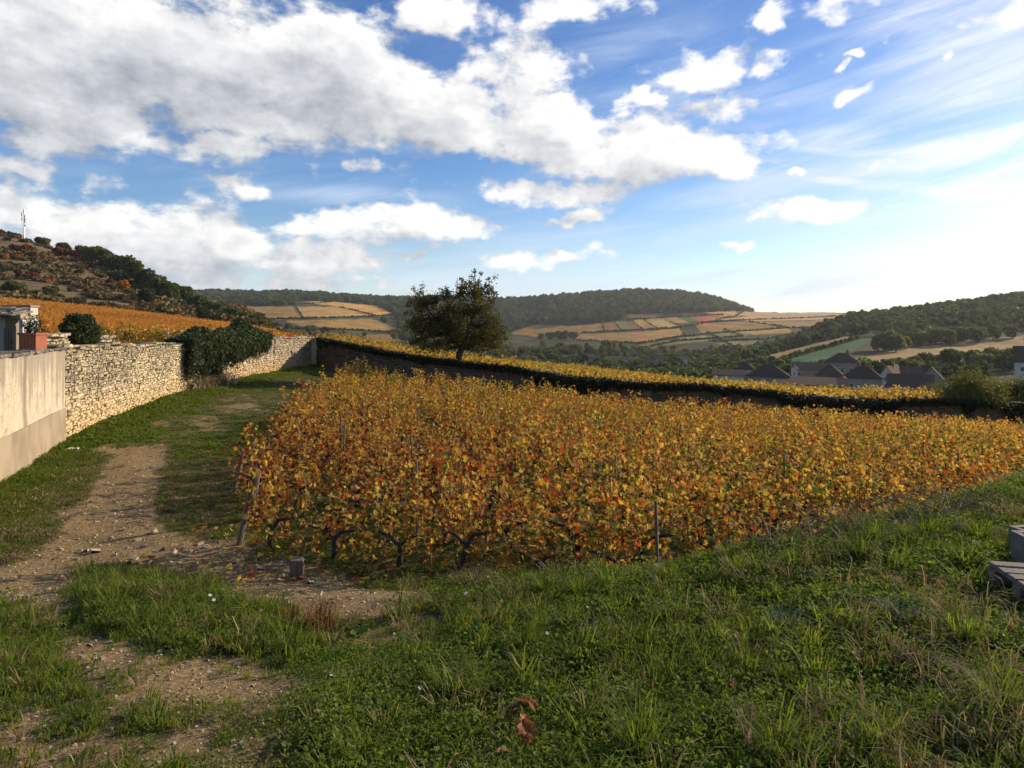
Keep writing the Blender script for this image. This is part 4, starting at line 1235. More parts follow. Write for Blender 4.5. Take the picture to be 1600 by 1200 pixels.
def build_houses():
    H = house
    H('barn', 'low long barn with white gable end at the left end of the village', 1115, 1160, 578, 586, 600, 182, 'gable', 'white_render', 'slate2', wins=[(-.2, .6, .7, .8)], depth=8)
    H('tower_house', 'small pale tower house with pyramid roof and one window', 1153, 1177, 566, 577, 601, 190, 'hip', 'white_render', 'slate', depth=5, wins=[(.1, 2.6, .7, .9)], chimneys=[(.2, .5)])
    H('large_house', 'broad house under a big dark hipped roof left in the village', 1172, 1230, 570, 588, 606, 178, 'hip', 'grey_render', 'slate', depth=10, wins=[(.35, .7, 1.0, 1.2), (-.3, .7, 1.0, 1.2)])
    H('long_shed', 'low brown roofed shed in front of the village houses', 1212, 1300, 592, 601, 610, 168, 'shed', 'grey_render', 'slate2', depth=9)
    H('stone_barn', 'long grey stone barn behind the dark pyramid roofs', 1240, 1294, 567, 577, 592, 200, 'gable', 'stone_house', 'slate2', depth=9, wins=[(-.6, 1.0, .8, 1.0), (.4, 1.0, .8, 1.0)])
    H('cottage', 'tiny white gabled cottage left of the grey stone barn', 1236, 1246, 571, 576, 592, 197, 'gable', 'white_render', 'slate', depth=5, axis='y', wins=[(0, 1.2, .5, .7)])
    H('manor_house', 'tall stone manor with hipped roof, skylight and three upper windows', 1292, 1340, 552, 566, 592, 205, 'hip', 'stone_house', 'slate2', depth=9, wins=[(-.55, 2.2, .8, 1.5), (-.28, 2.2, .8, 1.5), (0.0, 2.2, .8, 1.5), (.5, 2.2, .8, 1.5)], chimneys=[(.3, .9)])
    H('pyramid_house', 'stone house with steep dark pyramid roof in the village centre', 1277, 1316, 569, 588, 611, 180, 'hip', 'stone_house', 'slate', depth=8, wins=[(.3, 1.2, .9, 1.2)], door=(-.4, 1.0, 2.0))
    H('hip_house', 'house with dark hipped roof and two chimneys right of centre', 1322, 1374, 573, 591, 612, 176, 'hip', 'grey_render', 'slate', depth=8, wins=[(-.6, 1.1, .9, 1.2)], chimneys=[(-.25, .8), (.2, .8)], door=(-.2, 1.0, 2.0))
    H('white_house', 'white gabled house with two windows in its gable end', 1384, 1404, 572, 588, 609, 188, 'gable', 'white_render', 'slate2', depth=12, axis='y', rz=R(-14), wins=[(-.1, 2.7, .9, 1.1), (-.1, .6, .8, 1.0)], chimneys=[(.1, .7)])
    H('wide_house', 'house with long plain brown roof beside the white gabled house', 1402, 1436, 573, 592, 610, 192, 'gable', 'grey_render', 'slate2', depth=9)
    H('steep_barn', 'dark steep roofed barn with stone gable at the right', 1392, 1452, 586, 604, 614, 168, 'gable', 'stone_house', 'slate', depth=9)
    H('gable_barn', 'barn whose grey stone gable points right of the steep roof', 1440, 1472, 574, 594, 612, 176, 'gable', 'stone_house', 'slate', depth=8, axis='y')
    H('edge_house', 'white house with steep dark roof at the right picture edge', 1590, 1626, 541, 565, 586, 165, 'gable', 'white_render', 'slate', depth=8, wins=[(-.45, 1.0, .8, 1.1)])
    # far hamlet across the valley
    for i, (x0, x1, yr, ye, yf, mat, lab) in enumerate([
            (948, 970, 557, 560, 566, 'grey_render', 'left terrace house of the far hamlet in the valley'),
            (970, 980, 558, 561, 568, 'white_render', 'small pale house in the middle of the far hamlet'),
            (981, 1000, 559, 562, 569, 'grey_render', 'long grey house in the middle of the far hamlet'),
            (1006, 1022, 559, 562, 569, 'grey_render', 'dark roofed house right in the far hamlet'),
            (1024, 1040, 556, 560, 566, 'grey_render', 'rightmost grey house of the far hamlet'),
            (920, 936, 556, 559, 564, 'grey_render', 'low house half hidden at the left of the far hamlet'),
            (852, 860, 562, 565, 572, 'white_render', 'little white house among trees beyond the yellow vineyard'),
            (836, 850, 563, 566, 572, 'grey_render', 'grey roof among trees beyond the yellow vineyard'),
            (1063, 1074, 556, 559, 565, 'white_render', 'small pale house alone right of the far hamlet')]):
        H('hamlet_house', lab, x0, x1, yr, ye, yf, 430, 'gable', mat, 'slate' if i % 2 else 'slate2', depth=8, group='hamlet houses', wins=[(-.4, 1.0, .8, 1.0), (.4, 1.0, .8, 1.0)])
    # village garden wall
    mb = MB()
    k = 165 / F
    mb.box(((1420 - 800) * k, 165, CAMZ + (HOR - 613) * k), (30, .5, 2.2))
    w = mb.obj('garden_wall', M['stone_house'])
    tag(w, 'low dark garden wall in front of the village houses', 'wall')
    # red parasol cloth between houses
    p = empty('parasol', ((1317 - 800) * 172 / F, 172, CAMZ + (HOR - 603) * 172 / F))
    mb = MB(); mb.tube([(0, 0, 0), (0, 0, 2.6)], [.04, .04], 6); mb.obj('pole', M['steel'], p)
    mb = MB(); mb.tube([(0, 0, 2.2), (0, 0, 2.5), (0, 0, 2.9)], [1.0, .7, .03], 8); mb.obj('canopy', M['red_awning'], p)
    tag(p, 'small red parasol between the village houses', 'parasol')


build_houses()


def build_poles():
    for i, (px, yt, yf, d) in enumerate([(1318, 566, 612, 172), (1236, 560, 600, 190), (1418, 560, 604, 186), (1470, 556, 600, 200)]):
        k = d / F
        h = (yf - yt) * k
        mb = MB(); mb.tube([(0, 0, 0), (0, 0, h)], [.13, .09], 6)
        e = empty('utility_pole', ((px - 800) * k, d, CAMZ + (HOR - yf) * k))
        mb.obj('pole', M['post'], e)
        mb = MB(); mb.box((0, 0, h - .4), (1.3, .1, .1)); mb.obj('crossarm', M['post'], e)
        tag(e, 'thin wooden utility pole among the village houses, %s from the left' % nth([1, 0, 2, 3][i]), 'pole', 'utility poles in the village')


build_poles()

# ------------------------------------------------------------------ radio mast on the hill
def build_mast():
    b = hit(37, 366, 260, 340)
    e = empty('radio_mast', (b.x, b.y, b.z - .5))
    tag(e, 'lattice radio mast with antennas on the left hill crest', 'mast')
    h, r = 16.5, .75
    leg = None
    mb = MB()
    L = [(r * math.cos(a), r * math.sin(a)) for a in (R(90), R(210), R(330))]
    for (x, y) in L:
        m2 = MB(); m2.tube([(x, y, 0), (x * .8, y * .8, h)], [.13, .10], 5); m2.obj('leg', M['steel'], e)
    n = 12
    for i in range(n):
        z0, z1 = h * i / n, h * (i + 1) / n
        s0, s1 = 1 - .2 * i / n, 1 - .2 * (i + 1) / n
        for k in range(3):
            a, c = L[k], L[(k + 1) % 3]
            mb.tube([(a[0] * s0, a[1] * s0, z0), (c[0] * s1, c[1] * s1, z1)], [.05, .05], 4)
            mb.tube([(a[0] * s1, a[1] * s1, z1), (c[0] * s1, c[1] * s1, z1)], [.05, .05], 4)
    mb.obj('bracing', M['steel'], e)
    for (dx, z, hh) in ((.9, 13.5, 2.2), (-.9, 14.5, 2.2), (.95, 10.5, 1.6), (.2, 16.6, 2.4), (-.85, 12.0, 1.2)):
        mb = MB(); mb.box((dx, -.3, z), (.32, .2, hh)); mb.obj('antenna', M['frame'], e)
    for (dx, z) in ((1.0, 8.6), (1.0, 11.8)):
        mb = MB(); mb.tube([(dx, -.5, z), (dx, -.15, z)], [.5, .5], 12); mb.obj('dish', M['frame'], e)


build_mast()

# ------------------------------------------------------------------ dry stone walls
def stone_unit(seed):
    rng = np.random.default_rng(seed)
    v = []
    for (y, s) in ((.5, 1.0), (-.28, 1.0), (-.5, .80)):
        for (x, z) in ((-.5, -.5), (.5, -.5), (.5, .5), (-.5, .5)):
            v.append((x * s + rng.uniform(-.06, .06), y + rng.uniform(-.05, .05), z * s + rng.uniform(-.08, .08)))
    f = []
    for a in (0, 4):
        for k in range(4):
            f.append((a + k, a + (k + 1) % 4, a + 4 + (k + 1) % 4, a + 4 + k))
    f.append((8, 9, 10, 11))
    return np.array(v), np.array(f)


UNITS = [stone_unit(s) for s in range(12)]


def along(pts, s):
    """point and direction at arc length s on a polyline"""
    for a, b in zip(pts[:-1], pts[1:]):
        L = math.hypot(b[0] - a[0], b[1] - a[1])
        if s <= L or b is pts[-1]:
            t = s / L
            return a[0] + (b[0] - a[0]) * t, a[1] + (b[1] - a[1]) * t, math.atan2(b[1] - a[1], b[0] - a[0])
        s -= L


def plen(pts):
    return sum(math.hypot(b[0] - a[0], b[1] - a[1]) for a, b in zip(pts[:-1], pts[1:]))


def dry_wall(name, label, pts, top, ground, thick, mat, stone_h=.105, stone_w=.30, parts=300, side=-1, seed=0, coping=True, gaps=(), rough_top=.05, cope_w=None):
    """pts runs left to right as seen from the front; side -1: the front face looks to the right of the path"""
    rng = random.Random(seed)
    e = empty(name, (pts[0][0], pts[0][1], ground(*pts[0])))
    tag(e, label, 'wall')
    L = plen(pts)
    # core
    n = max(6, int(L / .8))
    V, Fq = [], []
    for i in range(n + 1):
        x, y, a = along(pts, L * i / n * .9999)
        nx, ny = -math.sin(a) * side, math.cos(a) * side
        g0, t0 = ground(x, y) - .4, top(x, y) - .06
        for (o_, z) in ((-.05, g0), (-.05, t0), (-thick, t0), (-thick, g0)):
            V.append((x + nx * o_ - e.location[0], y + ny * o_ - e.location[1], z - e.location[2]))
    for i in range(n):
        for k in range(3):
            Fq.append((i * 4 + k, i * 4 + k + 1, i * 4 + k + 5, i * 4 + k + 4))
    Fq += [(0, 1, 2, 3), (n * 4, n * 4 + 3, n * 4 + 2, n * 4 + 1)]
    mb = MB(); mb.add(V, Fq, .5)
    mb.obj('core', M['mortar'], e)
    # courses of stones
    stones = []
    zmin = min(ground(*p) for p in pts) - .1
    zmax = max(top(*p) for p in pts)
    z = zmin
    while z < zmax:
        h = stone_h * rng.uniform(.7, 1.35)
        s = rng.uniform(0, .2)
        while s < L - .05:
            w = stone_w * rng.uniform(.4, 1.5) ** 1.1
            sm = min(s + w / 2, L - .02)
            x, y, a = along(pts, sm)
            tz = top(x, y) + rng.uniform(-rough_top, rough_top)
            if z + h * .6 < tz and z + h > ground(x, y) - .05:
                hole = any(g0 < sm < g1 and z0 < z + h / 2 < z1 for (g0, g1, z0, z1) in gaps)
                if not hole and rng.random() > .012:
                    nx, ny = -math.sin(a) * side, math.cos(a) * side
                    pr = rng.uniform(-.022, .026)
                    stones.append((x + nx * (pr - .09), y + ny * (pr - .09), z + h / 2 + rng.uniform(-.018, .018), w * rng.uniform(.86, .97), .26, h * rng.uniform(.72, 1.02), a + (0 if side < 0 else math.pi) + rng.uniform(-.05, .05), rng.uniform(-.09, .09)))
            s += w
        # the end of the wall that faces the camera
        x, y, a = along(pts, .01)
        if z + h * .6 < top(x, y) and z + h > ground(x, y):
            nx, ny = -math.sin(a) * side, math.cos(a) * side
            for q in (.25, .75):
                stones.append((x - nx * thick * q, y - ny * thick * q, z + h / 2, thick * .48, .2, h * .93, a + math.pi / 2, rng.uniform(-.05, .05)))
        z += h
    if coping:
        s = 0
        while s < L:
            w = rng.uniform(.3, .6)
            x, y, a = along(pts, min(s + w / 2, L - .02))
            nx, ny = -math.sin(a) * side, math.cos(a) * side
            hh = rng.uniform(.06, .11)
            stones.append((x - nx * (thick / 2 - .02), y - ny * (thick / 2 - .02), top(x, y) + hh / 2 + rng.uniform(-.01, .02), w * .97, thick + .1, hh, a + rng.uniform(-.05, .05), rng.uniform(-.04, .04)))
            s += w
    # biggest in the picture first
    stones.sort(key=lambda s: -(s[3] * s[5]) ** .5 / max(1, s[1]))
    mes = []
    for (v, f) in UNITS:
        m0 = MB(); m0.add(v, f, rng.random()); mes.append(m0.mesh('stone', mat))
    for i, st in enumerate(stones[:parts]):
        o = bpy.data.objects.new('stone', mes[i % 12])
        COL.objects.link(o); o.parent = e
        o.location = (st[0] - e.location[0], st[1] - e.location[1], st[2] - e.location[2])
        o.rotation_euler = (st[7] * .4, st[7], st[6])
        o.scale = (st[3], st[4], st[5])
    mb = MB()
    for i, st in enumerate(stones[parts:]):
        v, f = UNITS[i % 12]
        vv = v * np.array([st[3], st[4], st[5]])
        m3 = np.array(Euler((st[7] * .4, st[7], st[6])).to_matrix())
        vv = vv @ m3.T + np.array([st[0], st[1], st[2]]) - np.array(e.location)
        mb.add(vv, f, rng.random())
    if mb.n:
        o = mb.obj('stone_courses', mat, e)
        o['kind'] = 'stuff'
    return e


def g_near(x, y):
    return float(zA(x, y, False))


def seg(y0, y1, n=8):
    ys = np.linspace(y0, y1, n)
    return [(float(wall_x(y)), float(y)) for y in ys]


def build_walls():
    top_a = lambda x, y: 2.42 - .022 * (y - 16) + .05 * math.sin(y * 1.3) + .03 * math.sin(y * 4.1)
    # the front looks toward +x: walking away from the camera (increasing y) the right side
    dry_wall('dry_stone_wall', 'long pale dry stone wall between the rendered wall and the hanging ivy', seg(16.0, 29.6), top_a, g_near, .55, M['wall_a'], seed=2, stone_h=.088, stone_w=.20)
    top_b = lambda x, y: 2.25 - .012 * (y - 36) + .04 * math.sin(y * 1.7)
    y437 = 0
    ptsb = seg(32.6, 47.5)
    gaps = [(7.3, 7.75, 1.0, 3.0), (10.2, 10.6, .95, 1.3), (7.35, 7.6, .1, .7)]  # last gap: a column of shadow put into the shape as missing stones
    dry_wall('far_stone_wall', 'farther stretch of stone wall with a crack and a square hole beyond the ivy', ptsb, top_b, g_near, .55, M['wall_b'], seed=4, stone_h=.12, stone_w=.30, gaps=gaps)
    # recess between the two stretches, mostly hidden by ivy
    xw = float(wall_x(31.0))
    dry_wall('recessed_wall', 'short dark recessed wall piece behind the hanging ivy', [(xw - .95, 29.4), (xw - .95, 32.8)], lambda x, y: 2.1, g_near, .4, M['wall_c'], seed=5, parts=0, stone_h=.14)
    # shaded back wall
    def tb(x, y):
        return float(back_top(x)) + .06 * math.sin(x * 1.1) + .04 * math.sin(x * 2.9)
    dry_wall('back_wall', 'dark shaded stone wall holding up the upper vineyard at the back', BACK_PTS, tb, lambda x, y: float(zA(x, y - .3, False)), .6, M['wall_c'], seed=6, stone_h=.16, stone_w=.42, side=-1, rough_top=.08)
    # end pier at the corner
    mb = MB(); mb.box((0, 0, .95), (.5, .5, 2.3))
    o = mb.obj('wall_pier', M['wall_b']); o.location = (-15.3, 47.3, 0)
    tag(o, 'grey square pier where the far wall meets the back wall', 'pier')
    # pieces of coping lying on the wall before the ivy bush
    p0 = along(seg(15.2, 17.4, 4), .1)
    dry_wall('coping_block', 'rough stack of pale coping stones behind the planter on the wall', [(-12.55, 16.2), (-13.05, 17.9)], lambda x, y: 2.70 - .12 * (1 if y < 16.9 else 0), lambda x, y: 2.36, .5, M['wall_a'], seed=8, parts=80, stone_h=.08, stone_w=.22, coping=True)
    dry_wall('coping_pile', 'little heap of loose stones on the wall right of the ivy bush', [(-13.55, 19.9), (-13.9, 21.2)], lambda x, y: 2.60, lambda x, y: 2.36, .4, M['wall_a'], seed=9, parts=30, stone_h=.08, stone_w=.22)


build_walls()


def plaster_material():
    m, g = new_mat('stained_render')
    geo = g.n('ShaderNodeNewGeometry').outputs['Position']
    sep = g.n('ShaderNodeSeparateXYZ', {0: geo})
    z = sep.outputs[2]
    big = g.noise(geo, .9, 6, .6)
    fine = g.noise(geo, 7.0, 7, .7)
    streak = g.noise(g.v('MULTIPLY', geo, (3.0, 3.0, .22)), 1.6, 5, .65)
    col = g.ramp(fine, [(.3, (.36, .31, .225)), (.55, (.47, .41, .30)), (.75, (.54, .475, .36))])
    # grey run-off streaks, densest under the cap
    st = g.sm(g.m('ADD', streak, g.lin(z, .8, 2.4, -.12, .16)), .45, .64)
    col = g.mix(g.m('MULTIPLY', st, .8), col, (.20, .175, .14, 1))
    mott = g.m('MULTIPLY', g.sm(g.noise(geo, 1.7, 8, .7), .48, .66), .45)
    col = g.mix(mott, col, (.30, .235, .15, 1))
    crack = g.n('ShaderNodeTexVoronoi', {'Vector': g.v('ADD', geo, g.v('MULTIPLY', g.n('ShaderNodeTexNoise', {'Vector': geo, 'Scale': 3.0, 'Detail': 5.0}).outputs['Color'], (.5, .5, .5))), 'Scale': .9}, feature='DISTANCE_TO_EDGE').outputs[0]
    col = g.mix(g.m('MULTIPLY', g.sm(crack, .006, .001), .6), col, (.14, .11, .08, 1))
    # one wide dark run, as a worn gutter line leaves it
    y = sep.outputs[1]
    run = g.sm(g.m('ABSOLUTE', g.m('ADD', g.m('SUBTRACT', y, 13.25), g.m('MULTIPLY', g.m('SUBTRACT', big, .5), .35))), .22, .05)
    col = g.mix(g.m('MULTIPLY', run, .7), col, (.15, .13, .105, 1))
    out(g, g.n('ShaderNodeBsdfPrincipled', {'Base Color': col, 'Roughness': .9, 'Specular IOR Level': .1, 'Normal': g.n('ShaderNodeBump', {'Height': fine, 'Strength': .35, 'Distance': .03}).outputs[0]}).outputs[0])
    return m


def build_rendered_wall():
    e = empty('rendered_wall', (-9.2, 9, 0))
    tag(e, 'cream rendered wall with grey run-off stains at the left picture edge', 'wall')
    pts = seg(7.2, 16.25, 10)
    pts[0] = (-8.6, 7.2)
    ox, oy = -9.2, 9
    def strip(off0, off1, z0f, z1, name, mat, end=True):
        V = []
        for (x, y) in pts:
            a = math.atan2(6.9, -2.8)
            nx, ny = .93, .36
            o_off = .14
            zb = z0f(x, y) if callable(z0f) else z0f
            for (o_, zz) in ((off1, zb), (off1, z1), (off0, z1), (off0, zb)):
                V.append((x + nx * (o_ + o_off) - ox, y + ny * (o_ + o_off) - oy, zz))
        Fq = []
        n = len(pts)
        for i in range(n - 1):
            for k in range(4):
                Fq.append((i * 4 + k, i * 4 + (k + 1) % 4, i * 4 + 4 + (k + 1) % 4, i * 4 + 4 + k))
        Fq += [(0, 1, 2, 3), ((n - 1) * 4 + 3, (n - 1) * 4 + 2, (n - 1) * 4 + 1, (n - 1) * 4)]
        mb = MB(); mb.add(V, Fq, .5)
        return mb.obj(name, mat, e)
    strip(-.5, 0.02, -.6, 2.37, 'body', plaster_material())
    band = strip(0.0205, .045, -.6, .82, 'lower_band', simple('lower_render_band', (.32, .255, .17), noise=.9, col2=(.20, .16, .11), scale=1.6, bump=.2, stretch=(1, 1, .5)))
    rng = random.Random(3)
    for (a, b) in zip(pts[:-1], pts[1:]):
        for t in (0, .5):
            x, y = a[0] + (b[0] - a[0]) * (t + .25), a[1] + (b[1] - a[1]) * (t + .25)
            ang = math.atan2(b[1] - a[1], b[0] - a[0])
            L = math.hypot(b[0] - a[0], b[1] - a[1]) * .5
            mb = MB(); mb.box((x - ox - .09, y - oy - .03, 2.41), (L * .96, .62, .06), ang, jitter=.022)
            mb.obj('cap_slab', M['lauze'], e)


build_rendered_wall()

# ------------------------------------------------------------------ the corner house, planter
def build_corner_house():
    e = empty('stone_shed', (-13.0, 13.2, 1.9))
    tag(e, 'stone outbuilding with flat stone slab roof and dark doorway at the left edge', 'outbuilding')
    def loc(x, y, z): return (x + 13.0, y - 13.2, z - 1.9)
    k = 14.5 / F
    Xp = lambda px: (px - 800) * k
    Zp = lambda py: CAMZ + (HOR - py) * k
    # front wall left of the door, lintel and right jamb
    mb = MB(); mb.box(loc((Xp(8) + Xp(-90)) / 2, 14.75, (1.8 + Zp(497)) / 2), (Xp(8) - Xp(-90), .5, Zp(497) - 1.8)); mb.obj('wall', M['stone_house'], e)
    mb = MB(); mb.box(loc(Xp(32.5) , 14.75, (1.8 + Zp(499)) / 2), (.09, .5, Zp(499) - 1.8)); mb.obj('door_jamb', M['white_render'], e)
    mb = MB(); mb.box(loc(Xp(19), 14.72, Zp(497) + .04), (Xp(36) - Xp(6), .52, .10)); mb.obj('lintel', M['pale_stone'], e)
    mb = MB(); mb.box((.5, 15.25 - 13.2, .5), (.64, .1, 1.5)); mb.obj('doorway_shade_panel', M['dark'], e)  # dark panel in place of the unlit space behind the doorway
    for i in range(3):
        mb = MB(); mb.box(loc(Xp(12.5 + i * 4.0), 14.42, (2.42 + Zp(512)) / 2), (.045, .03, Zp(512) - 2.42 - .02 * i)); mb.obj('gate_board', M['door'], e)
    mb = MB(); mb.box(loc(Xp(16.5), 14.455, 2.62), (.2, .02, .05)); mb.obj('gate_rail', M['door'], e)
    # slab roof: overlapping thin stones
    rng = random.Random(12)
    rf = MB(); rf.box(loc(Xp(-38), 14.8, Zp(497) + .10), (Xp(18) - Xp(-90), .8, .05), rot=Euler((R(10), 0, 0)).to_matrix()); rf = rf.obj('roof', M['mortar'], e)
    for c in range(4):
        x = Xp(-85)
        while x < Xp(33) - c * .17 - .12:
            w = rng.uniform(.18, .4)
            mb = MB(); mb.box((0, 0, 0), (w, .42, .035), jitter=.015)
            o = mb.obj('slab', M['lauze'], rf)
            o.location = loc(x + w / 2, 14.42 + c * .17, Zp(495) + .06 + c * .05 + rng.uniform(-.01, .012))
            o.rotation_euler = (R(6) + rng.uniform(-.05, .05), rng.uniform(-.06, .06), rng.uniform(-.1, .1))
            x += w * .92
    # pale block wall behind with its coping
    b = empty('pale_wall_block', (Xp(38), 15.9, 1.9))
    tag(b, 'pale square wall block with thin coping behind the slab roof', 'wall')
    k2 = 15.9 / F
    w = (55 - 14) * k2
    mb = MB(); mb.box((0, 0, (CAMZ + (HOR - 480) * k2 - 1.9) / 2), (w, .25, CAMZ + (HOR - 480) * k2 - 1.9)); mb.obj('body', M['white_render'], b)
    mb = MB(); mb.box((0, 0, CAMZ + (HOR - 478.3) * k2 - 1.9), (w + .06, .32, .055), jitter=.004); mb.obj('coping', M['lauze'], b)
    b.location.x = ((33) - 800) * k2
    # planter
    kp = 14.3 / F
    p = empty('planter', ((49 - 800) * kp, 14.35, 2.455), R(-8))
    tag(p, 'ribbed terracotta planter box with a straggly plant on the wall top', 'planter')
    w, h, d = 30 * kp, 26 * kp, .26
    mb = MB()
    for (c, s) in (((0, -d / 2, h / 2), (w, .03, h)), ((0, d / 2, h / 2), (w, .03, h)), ((-w / 2 + .015, 0, h / 2), (.03, d - .03, h)), ((w / 2 - .015, 0, h / 2), (.03, d - .03, h)), ((0, 0, .02), (w - .06, d - .04, .04))):
        mb.box(c, s)
    mb.obj('box', M['terracotta'], p)
    mb = MB()
    for (c, s) in (((0, -d / 2 - .012, h - .02), (w + .05, .05, .05)), ((0, d / 2 + .012, h - .02), (w + .05, .05, .05)), ((-w / 2, 0, h - .02), (.05, d - .03, .05)), ((w / 2, 0, h - .02), (.05, d - .03, .05))):
        mb.box(c, s)
    mb.obj('rim', M['terracotta'], p)
    for i in range(5):
        mb = MB(); mb.box((-w / 2 + w * (i + .5) / 5, -d / 2 - .021, h * .44), (.02, .014, h * .8)); mb.obj('rib', M['terracotta'], p)
    mb = MB(); mb.box((0, 0, h - .07), (w - .07, d - .05, .04)); mb.obj('soil', M['soil'], p)
    pl = empty('potted_plant', (p.location.x, p.location.y, p.location.z + h - .06))
    tag(pl, 'straggly shrub with sparse leaves growing in the terracotta planter', 'plant')
    rng = np.random.default_rng(5)
    mb = MB(); lf = MB()
    for i in range(26):
        x = rng.uniform(-w / 2 + .05, w / 2 - .05)
        a = rng.uniform(0, 6.28); L = rng.uniform(.18, .50)
        tip = np.array([x + math.cos(a) * .12, math.sin(a) * .12, L])
        mb.tube([(x, 0, 0), (x + math.cos(a) * .05, math.sin(a) * .05, L * .5), tuple(tip)], [.008, .006, .003], 4)
        n = 16
        t = rng.uniform(.25, 1, n)
        pos = np.array([x, 0, 0]) + (tip - np.array([x, 0, 0])) * t[:, None] + rng.normal(size=(n, 3)) * .025
        stamp(lf, LEAF_MID[0], LEAF_MID[1], rand_mats(n, rng, .4), pos, rng.uniform(.03, .055, n), rng.uniform(.3, 1, n))
    mb.obj('stems', M['cane'], pl); lf.obj('leaves', M['bush_ivy'], pl)['kind'] = 'stuff'


build_corner_house()

# ------------------------------------------------------------------ ivy on the walls
def build_ivy():
    rng = np.random.default_rng(21)
    # rounded ivy bush on the wall top
    b = empty('ivy_bush', (-13.35, 18.9, 2.30))
    tag(b, 'rounded dark ivy bush sitting on the stone wall', 'bush')
    n = 6500
    q = rng.normal(size=(n, 3)); q /= np.linalg.norm(q, axis=1)[:, None]
    lump = 1 + .16 * np.sin(q[:, 0] * 7 + 1) * np.sin(q[:, 2] * 6) + rng.uniform(-.16, .06, n)
    pos = q * np.array([.46, .50, .56]) * lump[:, None] + np.array([0, 0, .50])
    pos[:, 0] += np.clip(pos[:, 2] - .5, 0, 1) * -.15
    mats = rand_mats(n, rng, .3)
    mb = MB(); stamp(mb, LEAF_MID[0], LEAF_MID[1], mats, pos, rng.uniform(.035, .07, n), rng.uniform(0, 1, n))
    mb.obj('foliage', M['bush_ivy'], b)['kind'] = 'stuff'
    mb = MB(); mb.tube([(0, 0, -.1), (.03, 0, .3), (-.05, .02, .7)], [.07, .05, .02], 6); mb.obj('stem', M['bark'], b)
    # hanging ivy over the wall: two curtains and a bushy top
    for (name, lab, y0, y1, zlow, seed, dens) in (
            ('hanging_ivy', 'left curtain of ivy hanging over the gap in the stone wall', 28.0, 32.2, .65, 1, 9000),
            ('hanging_ivy', 'right large mass of ivy draped over the far stone wall', 32.3, 38.4, .95, 2, 15000)):
        r = np.random.default_rng(seed)
        e = empty(name, (float(wall_x((y0 + y1) / 2)), (y0 + y1) / 2, 2.2))
        tag(e, lab, 'ivy', 'hanging ivy')
        lf = MB(); st = MB()
        c = np.array(e.location)
        # bushy top
        n = dens // 2
        t = r.uniform(0, 1, n)
        yy = y0 + (y1 - y0) * t
        prof = np.sin(np.pi * np.clip(t * .9 + .05, 0, 1)) ** .6 * (.85 if seed == 2 else .55)
        hgt = prof * (1 + .3 * np.sin(yy * 2.3 + seed) + .15 * np.sin(yy * 6.1))
        a = r.uniform(0, np.pi, n)
        rad = r.uniform(.65, 1.08, n)
        pos = np.stack([wall_x(yy) + np.cos(a) * .75 * rad - .12, yy, 2.2 + np.sin(a) * hgt * rad], 1) - c
        stamp(lf, LEAF_MID[0], LEAF_MID[1], rand_mats(n, r, .3), pos, r.uniform(.09, .16, n), r.uniform(0, 1, n))
        # strands
        ns = int((y1 - y0) * 62)
        for i in range(ns):
            y = r.uniform(y0, y1)
            t = (y - y0) / (y1 - y0)
            L = (2.45 - zlow) * (.6 + .4 * math.sin(y * 2.1 + seed * 2) ** 2) * r.uniform(.55, 1.15)
            if seed == 2: L *= 1.15 - .55 * t
            x0 = float(wall_x(y)) + r.uniform(.12, .62)
            dy = r.uniform(-.25, .25)
            P0 = np.array([x0, y, 2.45 + r.uniform(-.2, .2)])
            P1 = P0 + np.array([r.uniform(.0, .2) , dy * .4, -L * .5])
            P2 = P0 + np.array([r.uniform(-.25, .12), dy, -L])
            m = int(16 + L * 26)
            u = r.uniform(0, 1, m)[:, None]
            pos = (1 - u) ** 2 * P0 + 2 * u * (1 - u) * P1 + u * u * P2 + r.normal(size=(m, 3)) * .05 - c
            mats = rand_mats(m, r)
            stamp(lf, LEAF_MID[0], LEAF_MID[1], mats, pos, r.uniform(.07, .13, m), r.uniform(0, .9, m))
            if i % 2 == 0:
                st.tube([tuple(P0 - c), tuple(P1 - c), tuple(P2 - c + np.array([0, 0, -.1]))], [.016, .014, .009], 3)
        lf.obj('foliage', M['ivy'], e)['kind'] = 'stuff'
        st.obj('stems', M['cane'], e)
    # dry brush and rubble below the ivy
    e = empty('brush_heap', (float(wall_x(30.6)) + .35, 30.3, g_near(-15, 30.3)))
    tag(e, 'heap of dry brown stems and rubble under the hanging ivy', 'brush heap')
    mb = MB()
    for i in range(420):
        a = rng.uniform(0, 6.28); L = rng.uniform(.3, .9)
        x, y = rng.normal() * .35, rng.normal() * 1.0
        mb.tube([(x, y, 0), (x + math.cos(a) * L * .4, y + math.sin(a) * L * .4, L * .7), (x + math.cos(a) * L * .9, y + math.sin(a) * L * .9, L * rng.uniform(.2, .9))], [.014, .01, .005], 3, tint=rng.uniform())
    mb.obj('stems', M['dry'], e)['kind'] = 'stuff'
    for i in range(9):
        v, f = UNITS[i]
        m0 = MB(); m0.add(v * rng.uniform(.2, .42) * np.array([1, .8, .6]), f, .6); o = m0.obj('rubble_stone', M['pale_stone'], e)
        o.location = (rng.normal() * .3 + .1, rng.normal() * .9, .1 + rng.uniform(0, .35)); o.rotation_euler = (rng.uniform(0, 3), rng.uniform(0, 3), 0)
    # ivy and bramble along the top of the back wall, green patches on its face
    n = 34000
    X = rng.uniform(-14.8, 31, n)
    k = fbm(X / 1.6, X * 0 + 3, 8) * .9 + .25
    t = rng.uniform(0, 1, n)
    drop = (t ** 1.6) * 1.35 * np.clip((fbm(X / 2.2, X * 0, 14) - .46) * 4.0, .10, 1)
    Y = back_y(X) - .12 - rng.uniform(0, .22, n) + np.where(t < .35, rng.uniform(0, .7, n), 0)
